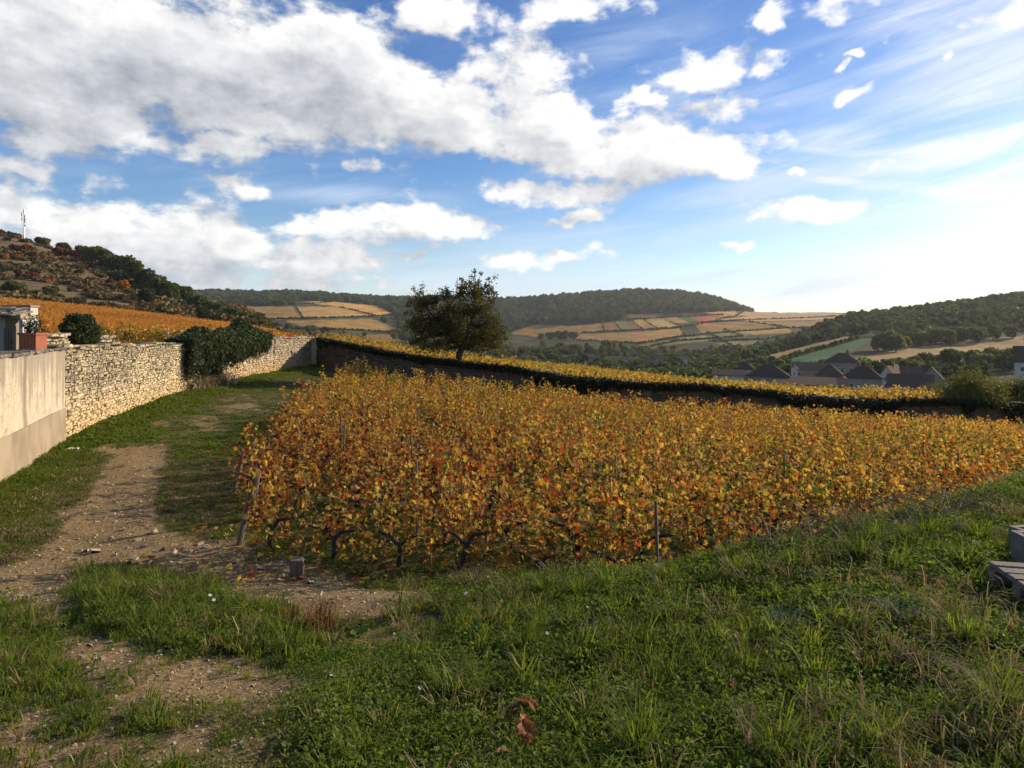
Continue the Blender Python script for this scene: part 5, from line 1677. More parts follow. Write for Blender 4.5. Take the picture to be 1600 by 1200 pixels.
    Z = back_top(X) - .02 + .10 * k + rng.normal(size=n) * .07 - drop
    pos = np.stack([X, Y, Z], 1)
    mb = MB(); stamp(mb, LEAF_MID[0], LEAF_MID[1], rand_mats(n, rng, .2), pos, rng.uniform(.07, .14, n), rng.uniform(0, .8, n))
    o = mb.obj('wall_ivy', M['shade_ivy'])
    tag(o, 'dark ivy and bramble trailing along the top of the shaded back wall', 'ivy', kind='stuff')


build_ivy()

# ------------------------------------------------------------------ pear tree and near shrubs
def build_pear():
    Yd = 37.2
    k = Yd / F
    base = np.array([(717 - 800) * k, Yd, float(back_top((717 - 800) * k)) - .7])
    e = empty('pear_tree', tuple(base))
    tag(e, 'old two-lobed pear tree standing on the back wall above the vineyard', 'tree')
    rng = np.random.default_rng(33)
    W = lambda px, py, dy=0: np.array([(px - 800) * k, Yd + dy, CAMZ + (HOR - py) * k]) - base
    lobes = [  # centre px, radii px, depth radius m, clumps
        (668, 492, 34, 36, 1.4, 50), (740, 470, 34, 36, 1.5, 56), (728, 510, 50, 40, 1.9, 70), (768, 515, 24, 32, 1.2, 30), (700, 520, 45, 28, 1.6, 46), (650, 515, 16, 22, .9, 14), (690, 475, 30, 22, 1.2, 22), (672, 540, 22, 12, .8, 10), (745, 540, 30, 14, 1.2, 16), (778, 535, 14, 14, .8, 8)]
    cl = []
    for (cx, cy, rx, ry, rd, n) in lobes:
        for i in range(n):
            d = rng.normal(size=3); d /= np.linalg.norm(d); d *= rng.uniform(.35, 1.0) ** .6
            cl.append((W(cx + d[0] * rx, cy + d[2] * ry, d[1] * rd), rng.uniform(.20, .36), 48))
    for (px, py) in ((660, 447), (647, 452), (658, 456), (699, 452), (700, 460), (696, 468), (742, 424), (738, 432), (751, 428), (734, 440), (748, 440), (764, 436), (773, 432), (760, 446), (768, 452), (775, 460), (720, 436), (714, 448), (724, 452), (637, 476), (634, 490), (790, 530), (640, 468)):
        cl.append((W(px, py, rng.uniform(-.3, .3)), .13, 26))
    trunk = MB()
    t0 = [W(717, 592), W(717, 556), W(721, 545)]
    fork_l, fork_r = W(700, 520), W(733, 512)
    trunk.tube([tuple(p) for p in t0], [.26, .20, .18], 9)
    trunk.tube([tuple(t0[2]), tuple(W(711, 533)), tuple(fork_l), tuple(W(680, 500, .3)), tuple(W(664, 478, .2)), tuple(W(659, 452))], [.13, .11, .09, .06, .04, .012], 7)
    trunk.tube([tuple(t0[2]), tuple(W(728, 528)), tuple(fork_r), tuple(W(742, 488, -.2)), tuple(W(744, 460)), tuple(W(741, 425))], [.14, .12, .10, .07, .04, .012], 7)
    trunk.obj('trunk', M['bark'], e)
    br = MB()
    spine = [fork_l, W(680, 500, .3), W(664, 478, .2), fork_r, W(742, 488, -.2), W(744, 462), W(728, 528), W(711, 533), t0[2]]
    lf = MB()
    for (c, r, n) in cl:
        s = min(spine, key=lambda p: np.linalg.norm(p - c) + max(0, p[2] - c[2]) * .6)
        mid = (s + c) / 2 + rng.normal(size=3) * .15 + np.array([0, 0, .1])
        br.tube([tuple(s), tuple(mid), tuple(c)], [.035, .02, .007], 4)
        m = rng.normal(size=(n, 3)) * r * .62
        pos = c + m
        stamp(lf, LEAF_MID[0], LEAF_MID[1], rand_mats(n, rng, .2), pos, rng.uniform(.07, .12, n), np.clip(rng.uniform(.1, .9) + rng.uniform(-.25, .3, n), 0, 1))
        for j in range(2):
            q = c + rng.normal(size=3) * r
            br.tube([tuple(c), tuple(q)], [.01, .004], 3)
    br.obj('branches', M['bark'], e)
    lf.obj('crown', M['pear'], e)['kind'] = 'stuff'


build_pear()


def near_bush(name, label, px, py_foot, wpx, hpx, dist, mat, seed, n=5200):
    k = dist / F
    e = empty(name, ((px - 800) * k, dist, CAMZ + (HOR - py_foot) * k))
    tag(e, label, 'bush')
    rng = np.random.default_rng(seed)
    w, h = wpx * k / 2, hpx * k
    lf = MB(); st = MB()
    for i in range(70):
        d = rng.normal(size=3); d /= np.linalg.norm(d); d[2] = abs(d[2]) * 1.0 - .15
        c = d * np.array([w, w * .9, h * .62]) * rng.uniform(.55, .92) + np.array([0, 0, h * .34])
        c[2] = max(c[2], .15)
        st.tube([(0, 0, 0), tuple(c * .5 + np.array([0, 0, .15])), tuple(c)], [.03, .02, .008], 4)
        m = n // 70
        q = rng.normal(size=(m, 3)) * w * .15
        stamp(lf, LEAF_MID[0], LEAF_MID[1], rand_mats(m, rng, .2), c + q, rng.uniform(.07, .13, m), np.clip(rng.uniform(.1, .8) + rng.uniform(-.2, .3, m), 0, 1))
    st.obj('stems', M['bark'], e)
    lf.obj('foliage', mat, e)['kind'] = 'stuff'


near_bush('round_bush', 'large round green bush at the right end of the back wall', 1520, 652, 98, 78, 37.5, M['tree_yellow'], 51, 9000)
near_bush('dark_bush', 'dark bush cut by the right picture edge beyond the vines', 1592, 650, 76, 68, 39.0, M['tree_green'], 52, 6000)
near_bush('dark_bush', 'dark bush behind the round bush near the right edge', 1562, 640, 50, 48, 44.0, M['tree_green'], 54, 4000)
near_bush('red_bush', 'low reddish brown bush left of the big round bush', 1455, 622, 40, 24, 90, M['brown_scrub'], 53, 2600)

# ------------------------------------------------------------------ vines
def vine_meshes(seed, leaves, tmpl, leaf_mat_, lsize=(.08, .14), length=1.0, canes=9, low=False, h=1.2):
    rng = np.random.default_rng(seed)
    st = MB(); tr = MB(); lf = MB()
    cane = []
    if not low:
        p = [(0, 0, -.1), (rng.uniform(-.04, .04), rng.uniform(-.04, .04), .15), (rng.uniform(-.07, .07), rng.uniform(-.05, .05), .32), (.12, rng.uniform(-.04, .04), .44), (.45, 0, .50)]
        tr.tube(p, [.055, .042, .045, .03, .014], 6)
        tr.tube([p[2], (-.15, 0, .45), (-.42, 0, .5)], [.03, .02, .012], 5)
    for i in range(canes):
        x = -length / 2 + length * (i + rng.uniform(.2, .8)) / canes
        b = np.array([x, rng.uniform(-.03, .03), .48])
        L = rng.uniform(.28, .92) * h / 1.2
        a = rng.uniform(-.2, .2); c = rng.uniform(-.3, .3)
        top = b + np.array([a, c, L])
        cane.append((b, top))
        if not low:
            st.tube([tuple(b), tuple((b + top) / 2 + rng.normal(size=3) * .02), tuple(top)], [.006, .005, .003], 3)
    k = rng.integers(0, len(cane), leaves)
    t = rng.uniform(-.55, 1.04, leaves)
    B = np.array([c[0] for c in cane])[k]; T = np.array([c[1] for c in cane])[k]
    pos = B + (T - B) * t[:, None] + rng.normal(size=(leaves, 3)) * np.array([.06, .08, .04])
    tint = rng.uniform(0, 1, leaves) * .75 + .25 * rng.uniform(0, 1, len(cane))[k]
    # lower leaves are greener, as on the plant
    mats = rand_mats(leaves, rng, .5)
    stamp(lf, tmpl[0], tmpl[1], mats, pos, rng.uniform(lsize[0], lsize[1], leaves), tint)
    return (None if low else tr.mesh('trunk', M['bark'], True)), (None if low else st.mesh('canes', M['cane'])), lf.mesh('leaves', leaf_mat_)


VROW = np.array([math.cos(R(-15)), math.sin(R(-15))])
VNRM = np.array([math.sin(R(15)), math.cos(R(15))])


def build_vines():
    rng = np.random.default_rng(61)
    P, ends, RC = [], [], []
    for r in range(-14, 60):
        o_ = np.array([-4.4, 9.0]) + VNRM * r * 1.12
        first = True; col_i = 0
        for j in range(-14, 70):
            p = o_ + VROW * (j * .98 + (r % 2) * .3)
            x, y = p
            left = np.interp(y, [7.3, 8.2, 9.2, 20, 33, 40], [-2.3, -3.5, -4.5, -7.2, -9.4, -10.3])
            if x < left or y < crest_y(x) + (.95 if x > 1.2 else .5) or y > back_y(x) - 3.0 or x > 36: continue
            # the front left corner ends on a slant
            if first and x < left + 1.1:
                ends.append((x - VROW[0] * .55, y - VROW[1] * .55))
            first = False
            if rng.random() < .05: continue
            P.append((x + rng.normal() * .04, y + rng.normal() * .05)); RC.append((r, col_i)); col_i += 1
    P = np.array(P)
    Z = zA(P[:, 0], P[:, 1], False)
    vis = np.hypot(P[:, 0], P[:, 1]) + np.where(np.abs(P[:, 0]) > P[:, 1] * .86, 60, 0)
    order = np.argsort(vis)
    P, Z = P[order], Z[order]
    RC = [RC[k] for k in order]
    r0 = min(a for a, b in RC[:300])
    kinds = [vine_meshes(100 + s, 330, LEAF_LOBED, M['vine_leaf'], (.04, .098)) for s in range(8)]
    n = 300
    for i in range(min(n, len(P))):
        tr, st, lf = kinds[i % 8]
        e = empty('grape_vine', (P[i, 0], P[i, 1], Z[i]), R(-15) + (math.pi if i % 3 == 0 else 0) + rng.uniform(-.12, .12))
        s = rng.uniform(.85, 1.1)
        e.scale = (s, s, rng.uniform(.80, 1.14))
        tag(e, 'autumn grape vine, %s from the left in the %s row counted from the bank' % (nth(RC[i][1]), nth(RC[i][0] - r0)), 'grape vine', 'grape vines of the front vineyard')
        link_mesh('trunk', tr, e); link_mesh('canes', st, e)
        link_mesh('leaves', lf, e)['kind'] = 'stuff'
    rest = P[n:]
    kl = [vine_meshes(200 + s, 260, LEAF_MID, M['vine_leaf'], (.055, .11), low=True)[2] for s in range(8)]
    pos = np.stack([rest[:, 0], rest[:, 1], Z[n:]], 1)
    scatter('farther_vines', pos, R(-15) + rng.uniform(-.1, .1, len(rest)), rng.uniform(.88, 1.12, len(rest)), rng.integers(0, 8, len(rest)), kl, 'the farther rows of grape vines of the front vineyard', 'grape vines')
    # stakes and leaning end posts
    st = MB(); st.tube([(0, 0, -.2), (0, 0, 1.2)], [.022, .02], 6)
    sm = st.mesh('vineyard_stake', M['post'])
    cnt = 0
    for i in range(0, 290, 11):
        if cnt >= 60: break
        o = bpy.data.objects.new('vineyard_stake', sm); COL.objects.link(o)
        o.location = (P[i, 0] + .45 * VROW[0], P[i, 1] + .45 * VROW[1], Z[i]); o.rotation_euler = (rng.uniform(-.06, .06), rng.uniform(-.06, .06), 0)
        tag(o, 'thin stake at the %s vine of the %s row from the bank' % (nth(RC[i][1]), nth(RC[i][0] - r0)), 'stake', 'stakes in the vine rows'); cnt += 1
    ep = MB(); ep.tube([(0, 0, -.2), (.0, 0, .5), (0, 0, .88)], [.045, .04, .035], 8)
    em = ep.mesh('end_post', M['post'])
    for i, (x, y) in enumerate(ends):
        o = bpy.data.objects.new('end_post', em); COL.objects.link(o)
        o.location = (x, y, float(zA(x, y, False)))
        o.rotation_euler = (rng.uniform(-.05, .05), R(14) + rng.uniform(-.08, .08), R(-15))
        nm = ['nearest the camera', 'second nearest the camera', 'third nearest the camera', 'fourth nearest the camera']
        tag(o, 'leaning wooden end post of a vine row, ' + nm[i] if i < 4 else 'leaning wooden end post at the track side, %s nearest the camera' % nth(i), 'post', 'end posts of the vine rows')
    # a stubby stone marker by the front row
    mb = MB(); mb.box((0, 0, .05), (.15, .13, .38), jitter=.015)
    o = mb.obj('boundary_stone', M['post']); o.location = (-2.72, 7.75, float(zA(-2.72, 7.75, False)))
    tag(o, 'short square brown boundary stone at the front vine row', 'stone')
    # trellis wires of the first rows
    for w, r in enumerate((-3, -2, -1, 0, 1, 2)):
        o_ = np.array([-4.4, 9.0]) + VNRM * r * 1.12
        pts = []
        for j in np.arange(-4, 14, .98):
            x, y = o_ + VROW * j
            left = np.interp(y, [7.5, 9.2, 20], [-2.9, -4.5, -7.2])
            if x < left - .6 or y < crest_y(x) + .6: continue
            pts.append((x, y, float(zA(x, y, False)) + .85))
        if len(pts) > 2:
            mb = MB(); mb.tube(pts, [.004] * len(pts), 3)
            for q in (-.38,):
                mb.tube([(a, b, c + q) for a, b, c in pts], [.004] * len(pts), 3)
            o = mb.obj('trellis_wire', M['wire'])
            tag(o, 'pair of thin trellis wires strung along a front vine row, row %s' % ['nearest the bank', 'next to the nearest', 'in the front middle', 'behind the front middle', 'farther in', 'farthest wired'][w], 'wire', 'trellis wires')
    # ---- upper golden vineyard behind the back wall
    ks = [vine_meshes(300 + s, 260, LEAF_LOW, M['gold_leaf'], (.10, .17), length=2.6, canes=20, low=True, h=1.1)[2] for s in range(5)]
    pos, rz = [], []
    for r in np.arange(35, 93, 1.15):
        for xx in np.arange(-20, 92, 2.4):
            y = r + (xx - 0) * .02; x = xx
            if x > -10 and x < 31.5:
                if y < back_y(x) + 1.3: continue
            elif x <= -10:
                if y < back_y(max(x, -15.4)) + 1.6: continue
                if x < -15 + (y - 47) * -.22: continue
            px = 800 + F * x / y
            if px > 1500: continue
            lim = 92
            if y > lim: continue
            pos.append((x + rng.normal() * .2, y, 0))
    pos = np.array(pos)
    pos[:, 2] = terr(pos[:, 0], pos[:, 1]) - .05
    k = len(pos)
    scatter('upper_vineyard', pos, rng.normal(size=k) * .05, rng.uniform(.85, 1.12, k), rng.integers(0, 5, k), ks, 'golden yellow vineyard on the slope beyond the back wall', 'vineyard')
    # ---- orange vineyard behind the left wall
    ks2 = [vine_meshes(340 + s, 240, LEAF_LOW, M['orange_leaf'], (.12, .22), length=2.6, canes=20, low=True, h=1.15)[2] for s in range(5)]
    pos = []
    for r in np.arange(50, 176, 1.5):
        for px in np.arange(-260, 470, 2.45 * F / r):
            x = (px - 800) / F * r
            lim = np.interp(px, [0, 300, 400, 450, 470], [172, 172, 172, 150, 100])
            if r > lim: continue
            pos.append((x + rng.normal() * .3, r + rng.normal() * .12, 0))
    pos = np.array(pos); pos[:, 2] = terr(pos[:, 0], pos[:, 1]) - .05
    k = len(pos)
    scatter('orange_vineyard', pos, rng.normal(size=k) * .05 + .1, rng.uniform(.85, 1.1, k), rng.integers(0, 5, k), ks2, 'orange vineyard climbing towards the left hill', 'vineyard')
    # its nearest row, still green, with thin pickets
    kg = [vine_meshes(380 + s, 420, LEAF_MID, M['green_vine_leaf'], (.10, .18), length=2.6, canes=20, low=True, h=1.35)[2] for s in range(3)]
    xs = np.arange(-33, -18, 2.3)
    pos = np.stack([xs, 47.5 + 0 * xs, terr(xs, 47.5 + 0 * xs)], 1)
    scatter('green_vine_row', pos, 0 * xs, np.full(len(xs), 1.05), rng.integers(0, 3, len(xs)), kg, 'green leafed front row of the orange vineyard above the wall', 'vine row')
    pk = MB(); pk.box((0, 0, .6), (.06, .04, 1.3)); pkm = pk.mesh('picket', M['frame'])
    for i, x in enumerate(np.arange(-26.5, -20.5, .95)):
        o = bpy.data.objects.new('vine_picket', pkm); COL.objects.link(o)
        o.location = (x, 47.1, float(terr(np.array(x), np.array(47.1)))); o.rotation_euler = (0, rng.uniform(-.08, .08), 0)
        tag(o, 'thin pale picket in the green vine row above the wall, %s from the left' % nth(i), 'picket', 'pickets in the green vine row')


build_vines()

# ------------------------------------------------------------------ grass, weeds, stones
def blade_tuft(seed, n, h, spread, mat, bend=.5, w=.006):
    rng = np.random.default_rng(seed)
    mb = MB()
    V, Fq, T = [], [], []
    for i in range(n):
        a = rng.uniform(0, 6.28); r = spread * rng.uniform(0, 1) ** .7
        x, y = math.cos(a) * r * .5, math.sin(a) * r * .5
        d = a + rng.normal() * .6
        L = h * rng.uniform(.5, 1.15); b = bend * rng.uniform(.3, 1.2) * L
        ww = w * rng.uniform(.7, 1.4)
        px, py = -math.sin(d) * ww, math.cos(d) * ww
        pts = [(0, 0), (b * .2, L * .45), (b * .6, L * .82), (b * 1.15, L * (1 - .25 * bend))]
        k = len(V)
        for (q, z), s in zip(pts, (1, .9, .6, .08)):
            cx, cy = x + math.cos(d) * q, y + math.sin(d) * q
            V.append((cx + px * s, cy + py * s, z)); V.append((cx - px * s, cy - py * s, z))
        t = rng.uniform(0, 1)
        for j in range(3):
            Fq.append((k + 2 * j, k + 2 * j + 1, k + 2 * j + 3, k + 2 * j + 2)); T.append(t)
    mb.add(V, np.array(Fq), np.array(T))
    return mb.mesh('tuft', mat)


def weed_patch(seed, n, r, h, ls, mat, tmpl=LEAF_MID):
    rng = np.random.default_rng(seed)
    mb = MB()
    a = rng.uniform(0, 6.28, n); q = r * np.sqrt(rng.uniform(0, 1, n))
    z = h * rng.uniform(.2, 1, n) * (1 - .5 * (q / r) ** 2)
    pos = np.stack([np.cos(a) * q, np.sin(a) * q, z], 1)
    stamp(mb, tmpl[0], tmpl[1], rand_mats(n, rng, 1.3), pos, rng.uniform(ls * .6, ls * 1.3, n), rng.uniform(0, 1, n))
    return mb.mesh('weeds', mat)


def build_ground_cover():
    rng = np.random.default_rng(71)
    short = [blade_tuft(s, 26, .10, .10, M['grass'], .6, .0035) for s in range(4)]
    tall = [blade_tuft(10 + s, 30, .19, .14, M['grass'], .9, .0035) for s in range(4)]
    weeds = [weed_patch(20 + s, 95, .14, .10, .021, M['weed'], LEAF_MID if s % 2 else LEAF_NARROW2) for s in range(5)]
    clover = [weed_patch(30 + s, 110, .12, .055, .0145, M['weed']) for s in range(3)]
    drym = [blade_tuft(40 + s, 16, .18, .12, M['dry'], .9, .003) for s in range(3)]
    farg = [blade_tuft(50 + s, 26, .13, .30, M['grass'], .7, .010) for s in range(3)]
    farw = [weed_patch(60 + s, 40, .26, .09, .07, M['weed']) for s in range(3)]

    def place(X, Y):
        return np.stack([X, Y, zA(X, Y) - .012], 1)
    # bank in front of the camera
    n = 26000
    Y = 1.6 + (rng.uniform(0, 1, n) ** .8) * 10.5
    X = rng.uniform(-1, 1.12, n) * (Y * .92 + .8)
    d = dirt_mask(X, Y)
    left_soft = np.clip((X / Y + .84) * 1.4, .25, 1)
    ok = (Y < crest_y(X) + .9) & (rng.uniform(0, 1, n) > d * np.where((X < 0) & (Y < 5.2), 1.12, 1.5)) & (X > wall_x(np.maximum(Y, 9)) + .4)
    X, Y, d = X[ok], Y[ok], d[ok]
    n = len(X)
    typ = rng.uniform(0, 1, n)
    zone = fbm(X * .9, Y * .9, 66)
    grassy = (zone > .60) | (X < -1.6)
    allm = short + tall + weeds + clover + drym
    idx = np.where(grassy, np.where(typ < .6, rng.integers(0, 4, n), np.where(typ < .70, rng.integers(4, 8, n), rng.integers(8, 16, n))), np.where(typ < .07, rng.integers(0, 8, n), rng.integers(8, 16, n)))
    idx = np.where(rng.uniform(0, 1, n) < .02 + .10 * (fbm(X * .7 + 9, Y * .7, 44) > .58), rng.integers(16, 19, n), idx)
    thin = (rng.uniform(0, 1, n) < .55)
    idx = np.where((X < -1.2) & (Y < 5.8) & (d > .12) & (idx >= 4) & (idx < 8), idx - 4, idx)
    s = rng.uniform(.7, 1.35, n) * np.where(d > .25, .65, 1.0) * np.interp(Y, [1.5, 5], [.85, 1.1])
    tilt = rng.normal(size=(n, 2)) * .12
    g = np.ones(n, bool)
    scatter('grass', place(X, Y)[g], rng.uniform(0, 6.3, n)[g], s[g], idx[g], allm, 'lush mix of grass, clover and weeds covering the foreground bank', 'grass', tilt=tilt[g])
    # track and verge along the wall
    n = 52000
    Y = 6 * np.exp(rng.uniform(0, 1, n) ** .8 * math.log(47 / 6))
    px = rng.uniform(-60, 680, n)
    X = (px - 800) / F * Y
    d = dirt_mask(X, Y)
    left = np.interp(Y, [7.5, 9.2, 20, 33, 40], [-2.0, -3.4, -6, -8, 0])
    ok = (Y > crest_y(X) + .5) & (rng.uniform(0, 1, n) > d * 1.35) & (X > wall_x(np.maximum(Y, 9)) + .05) & (X < left + 1.0) & (Y < back_y(X) - .2)
    X, Y, d = X[ok], Y[ok], d[ok]; n = len(X)
    m2 = short + clover + weeds[:3] + farg + farw + [blade_tuft(55 + s, 26, .10, .30, M['dry'], .9, .008) for s in range(2)]
    nearm = Y < 15
    verge = np.exp(-((X - wall_x(np.maximum(Y, 9))) / 1.6) ** 2)
    idx = np.where(nearm, rng.integers(0, 10, n), rng.integers(10, 16, n))
    idx = np.where((rng.uniform(0, 1, n) < .30 * (1 - verge)) & (fbm(X * .5, Y * .5, 97) > .42), rng.integers(16, 18, n), idx)
    s = rng.uniform(.55, 1.1, n) * (.7 + .9 * verge) * np.where(d > .3, .6, .9) * np.where(nearm, 1, .8)
    scatter('track_grass', place(X, Y), rng.uniform(0, 6.3, n), s, idx, m2, 'short green grass and clover on the track along the wall', 'grass', tilt=rng.normal(size=(n, 2)) * .1)
    # weeds under the first vines
    n = 6000
    Y = rng.uniform(6.8, 16, n); X = rng.uniform(-7, 9, n)
    ok = (Y > crest_y(X) + .6) & (X > np.interp(Y, [7.5, 9.2, 20], [-3.0, -4.5, -7.2])) & (rng.uniform(0, 1, n) > dirt_mask(X, Y) * .9)
    X, Y = X[ok], Y[ok]; n = len(X)
    scatter('vineyard_weeds', place(X, Y), rng.uniform(0, 6.3, n), rng.uniform(.7, 1.3, n), rng.integers(0, 8, n), clover + weeds, 'low weeds growing under the vines', 'weeds')
    # ---- tall tussocks one can point at
    tus = {'green': [blade_tuft(80 + s, 150, .42, .22, M['grass'], .85, .0045) for s in range(3)], 'blue': [blade_tuft(90, 110, .26, .2, M['bluegrass'], .9, .005)], 'dry': [blade_tuft(95 + s, 90, .45, .3, M['dry'], .8, .003) for s in range(2)], 'russet': [blade_tuft(99, 110, .34, .4, M['russet'], .35, .005)]}
    def ground_at(px, py):
        Ys = np.linspace(1.5, 14, 900)
        X = (px - 800) / F * Ys
        rows = HOR + F * (CAMZ - zA(X, Ys)) / Ys
        k = np.where(rows <= py)[0]
        y = Ys[k[0]] if len(k) else 13.9
        return (px - 800) / F * y, y, float(zA((px - 800) / F * y, y))
    T = [('green', 1345, 880, 1.0, 'bright green grass tussock on the bank near the pallet'), ('green', 1505, 1010, .85, 'arching grass tussock below the pallet'), ('green', 1530, 850, .9, 'light green tall grass tuft just left of the concrete block'), ('green', 1450, 845, .9, 'tall grass tuft on the crest left of the concrete block'),
         ('green', 1372, 850, .8, 'upright grass tuft on the crest among dead twigs'), ('green', 1240, 860, .7, 'small grass tussock beside the dead twigs on the crest'), ('blue', 1410, 975, .9, 'bluish grass tussock in the middle of the right bank'), ('blue', 1230, 985, .8, 'dark bluish tussock with long blades on the bank'),
         ('green', 850, 930, .7, 'grass tussock at the vineyard edge near the white flowers'), ('green', 905, 935, .75, 'dark grass tussock under the front vine post'), ('green', 820, 1020, .7, 'flat spreading grass tussock in the middle of the bank'), ('green', 730, 1085, .55, 'fresh grass tuft left of the brown fallen leaves'),
         ('green', 1000, 1180, .8, 'grass tussock at the bottom edge right of the fallen leaves'), ('green', 1210, 1190, .7, 'pale grass tussock at the bottom edge of the bank'), ('green', 1370, 1175, .7, 'light grass tussock near the bottom right'), ('green', 1560, 1120, .8, 'tall grass clump at the lower right edge'),
         ('green', 140, 905, .75, 'bright green tuft at the left end of the grass hump'), ('green', 190, 915, .7, 'bright green tuft on top of the grass hump'), ('green', 195, 985, .55, 'spiky grass tuft in front of the grass hump'), ('green', 265, 965, .6, 'long grass on the right part of the hump'),
         ('green', 1050, 910, .7, 'grass tussock on the crest by the mossy slab'), ('green', 1150, 900, .7, 'light grass tuft on the crest right of the mossy slab'),
         ('dry', 1280, 835, .9, 'dry straw coloured grass clump on the crest'), ('dry', 1365, 812, .9, 'feathery dry grass clump on the crest before the vines'), ('dry', 400, 945, .55, 'dead straw coloured grass clump beside the stony track'), ('dry', 1330, 830, .8, 'bleached dry grass clump leaning over the crest'),
         ('russet', 500, 985, .9, 'russet brown dock clump on the dark bank'), ('russet', 350, 1015, .45, 'small reddish weed clump below the grass hump'), ('russet', 455, 975, .6, 'low russet weed clump left of the brown dock'), ('dry', 1590, 1150, .8, 'dry stalk clump at the lower right edge')]
    for i, (k, px, py, s, lab) in enumerate(T):
        x, y, z = ground_at(px, py)
        o = bpy.data.objects.new(k + '_tussock' if k != 'russet' else 'dock_clump', tus[k][i % len(tus[k])]); COL.objects.link(o)
        s *= .85
        o.location = (x, y, z - .02); o.scale = (s, s, s); o.rotation_euler = (0, 0, i * 1.7)
        o.name = {'green': 'grass_tussock', 'blue': 'blue_tussock', 'dry': 'dry_grass_clump', 'russet': 'dock_clump'}[k]
        tag(o, lab, 'grass tussock' if k != 'russet' else 'weed', 'tussocks on the bank')
    # broad leaved rosettes
    for i, (px, py, s, lab) in enumerate([(165, 950, 1.0, 'broad leaved dock rosette on the grass hump'), (560, 1000, 1.0, 'long leaved rosette on the bank beside the russet clump'), (1060, 940, .8, 'broad leaved weed near the mossy slab'), (870, 960, .8, 'broad leaved weed below the white flowers')]):
        x, y, z = ground_at(px, py)
        e = empty('rosette_plant', (x, y, z), i); e.scale = (s * .55,) * 3
        tag(e, lab, 'plant', 'broad leaved plants')
        for j in range(11):
            a = j * 2.4; L = rng.uniform(.15, .30)
            mb = MB()
            c, q = math.cos(a), math.sin(a)
            V = []
            for t, w_, zz in ((0, .008, .01), (.35, .035, .08), (.7, .04, .12), (1, .004, .09)):
                for sgn in (-1, 1):
                    V.append((c * L * t - q * w_ * sgn, q * L * t + c * w_ * sgn, zz + (.012 if sgn else 0)))
            mb.add(V, np.array([(0, 1, 3, 2), (2, 3, 5, 4), (4, 5, 7, 6)]), rng.uniform(.4, .9))
            mb.obj('leaf', M['weed'], e)
    # flowers
    fl = MB(); a = np.linspace(0, 2 * np.pi, 9)[:-1]
    for k in a:
        fl.add([(0, 0, .005), (math.cos(k - .3) * .022, math.sin(k - .3) * .022, .012), (math.cos(k) * .03, math.sin(k) * .03, .010), (math.cos(k + .3) * .022, math.sin(k + .3) * .022, .012)], np.array([(0, 1, 2, 3)]), .6)
    flm = fl.mesh('petals', M['petal']); fly = fl.mesh('petals', M['petal_y'])
    stm = MB(); stm.tube([(0, 0, -.16), (.01, 0, 0)], [.003, .003], 4); stm = stm.mesh('stalk', M['weed'])
    spots = [(728, 948, 1.3), (763, 920, 1), (775, 913, 1), (745, 928, .8), (720, 930, .8), (855, 1015, 1.1), (784, 960, .8), (918, 972, .8), (328, 950, 1.1), (334, 958, 1.1), (349, 940, 1), (306, 932, .8), (408, 975, .9), (327, 1078, 1.0), (655, 1108, 1.2), (1183, 896, .9), (1400, 832, .8), (1398, 845, .7)]
    spots.sort()
    for fi, (px, py, s) in enumerate(spots):
        x, y, z = ground_at(px, py)
        e = empty('white_flower', (x, y, z + .12)); e.scale = (s * y / 9.5,) * 3
        e.rotation_euler = (R(35), 0, px)
        link_mesh('petals', flm, e); link_mesh('stalk', stm, e)
        tag(e, 'small white wild flower in the grass, %s from the left' % nth(fi), 'flower', 'white wild flowers')
    for fi, (px, py) in enumerate(sorted([(728, 995), (708, 1022), (737, 1026), (714, 1018), (758, 1005), (1102, 1008), (1151, 1012), (1150, 1018), (1479, 1018)])):
        x, y, z = ground_at(px, py)
        e = empty('yellow_flower', (x, y, z + .10)); e.scale = (.55,) * 3; e.rotation_euler = (R(30), 0, px)
        link_mesh('petals', fly, e); link_mesh('stalk', stm, e)
        tag(e, 'tiny yellow wild flower low in the grass, %s from the left' % nth(fi), 'flower', 'yellow wild flowers')
    # fallen brown leaves
    for i, (px, py, s, lab) in enumerate([(838, 1132, .12, 'large curled brown fallen leaf in the grass, topmost'), (813, 1160, .08, 'dark brown folded fallen leaf left below the largest one'), (828, 1186, .12, 'brown upright folded fallen leaf at the bottom edge'), (795, 1200, .07, 'small brown fallen leaf cut by the bottom edge')]):
        x, y, z = ground_at(px, py)
        mb = MB()
        U = np.linspace(0, 1, 7)
        V = []
        for t in U:
            w_ = math.sin(math.pi * min(1, t * .93 + .05)) ** .8 * .40 * (1 + .22 * math.sin(t * 19 + i))
            for sgn in (-1, -.5, 0, .5, 1):
                V.append((sgn * w_, t, .5 * abs(sgn) * w_ * (1 + .4 * math.sin(t * 7 + sgn * 2)) + .10 * math.sin(t * 5 + sgn)))
        Fq = []
        for a_ in range(6):
            for b_ in range(4):
                Fq.append((a_ * 5 + b_, a_ * 5 + b_ + 1, a_ * 5 + b_ + 6, a_ * 5 + b_ + 5))
        mb.add(np.array(V) * s, np.array(Fq), .2 + .6 * (i % 2))
        o = mb.obj('fallen_leaf', M['brown_leaf']); o.location = (x, y, z + .075); o.rotation_euler = (R([18, 30, 38, 15][i]), R([10, 22, -10, 0][i]), R([60, -20, 10, 120][i]))
        tag(o, lab, 'fallen leaf', 'brown fallen leaves')
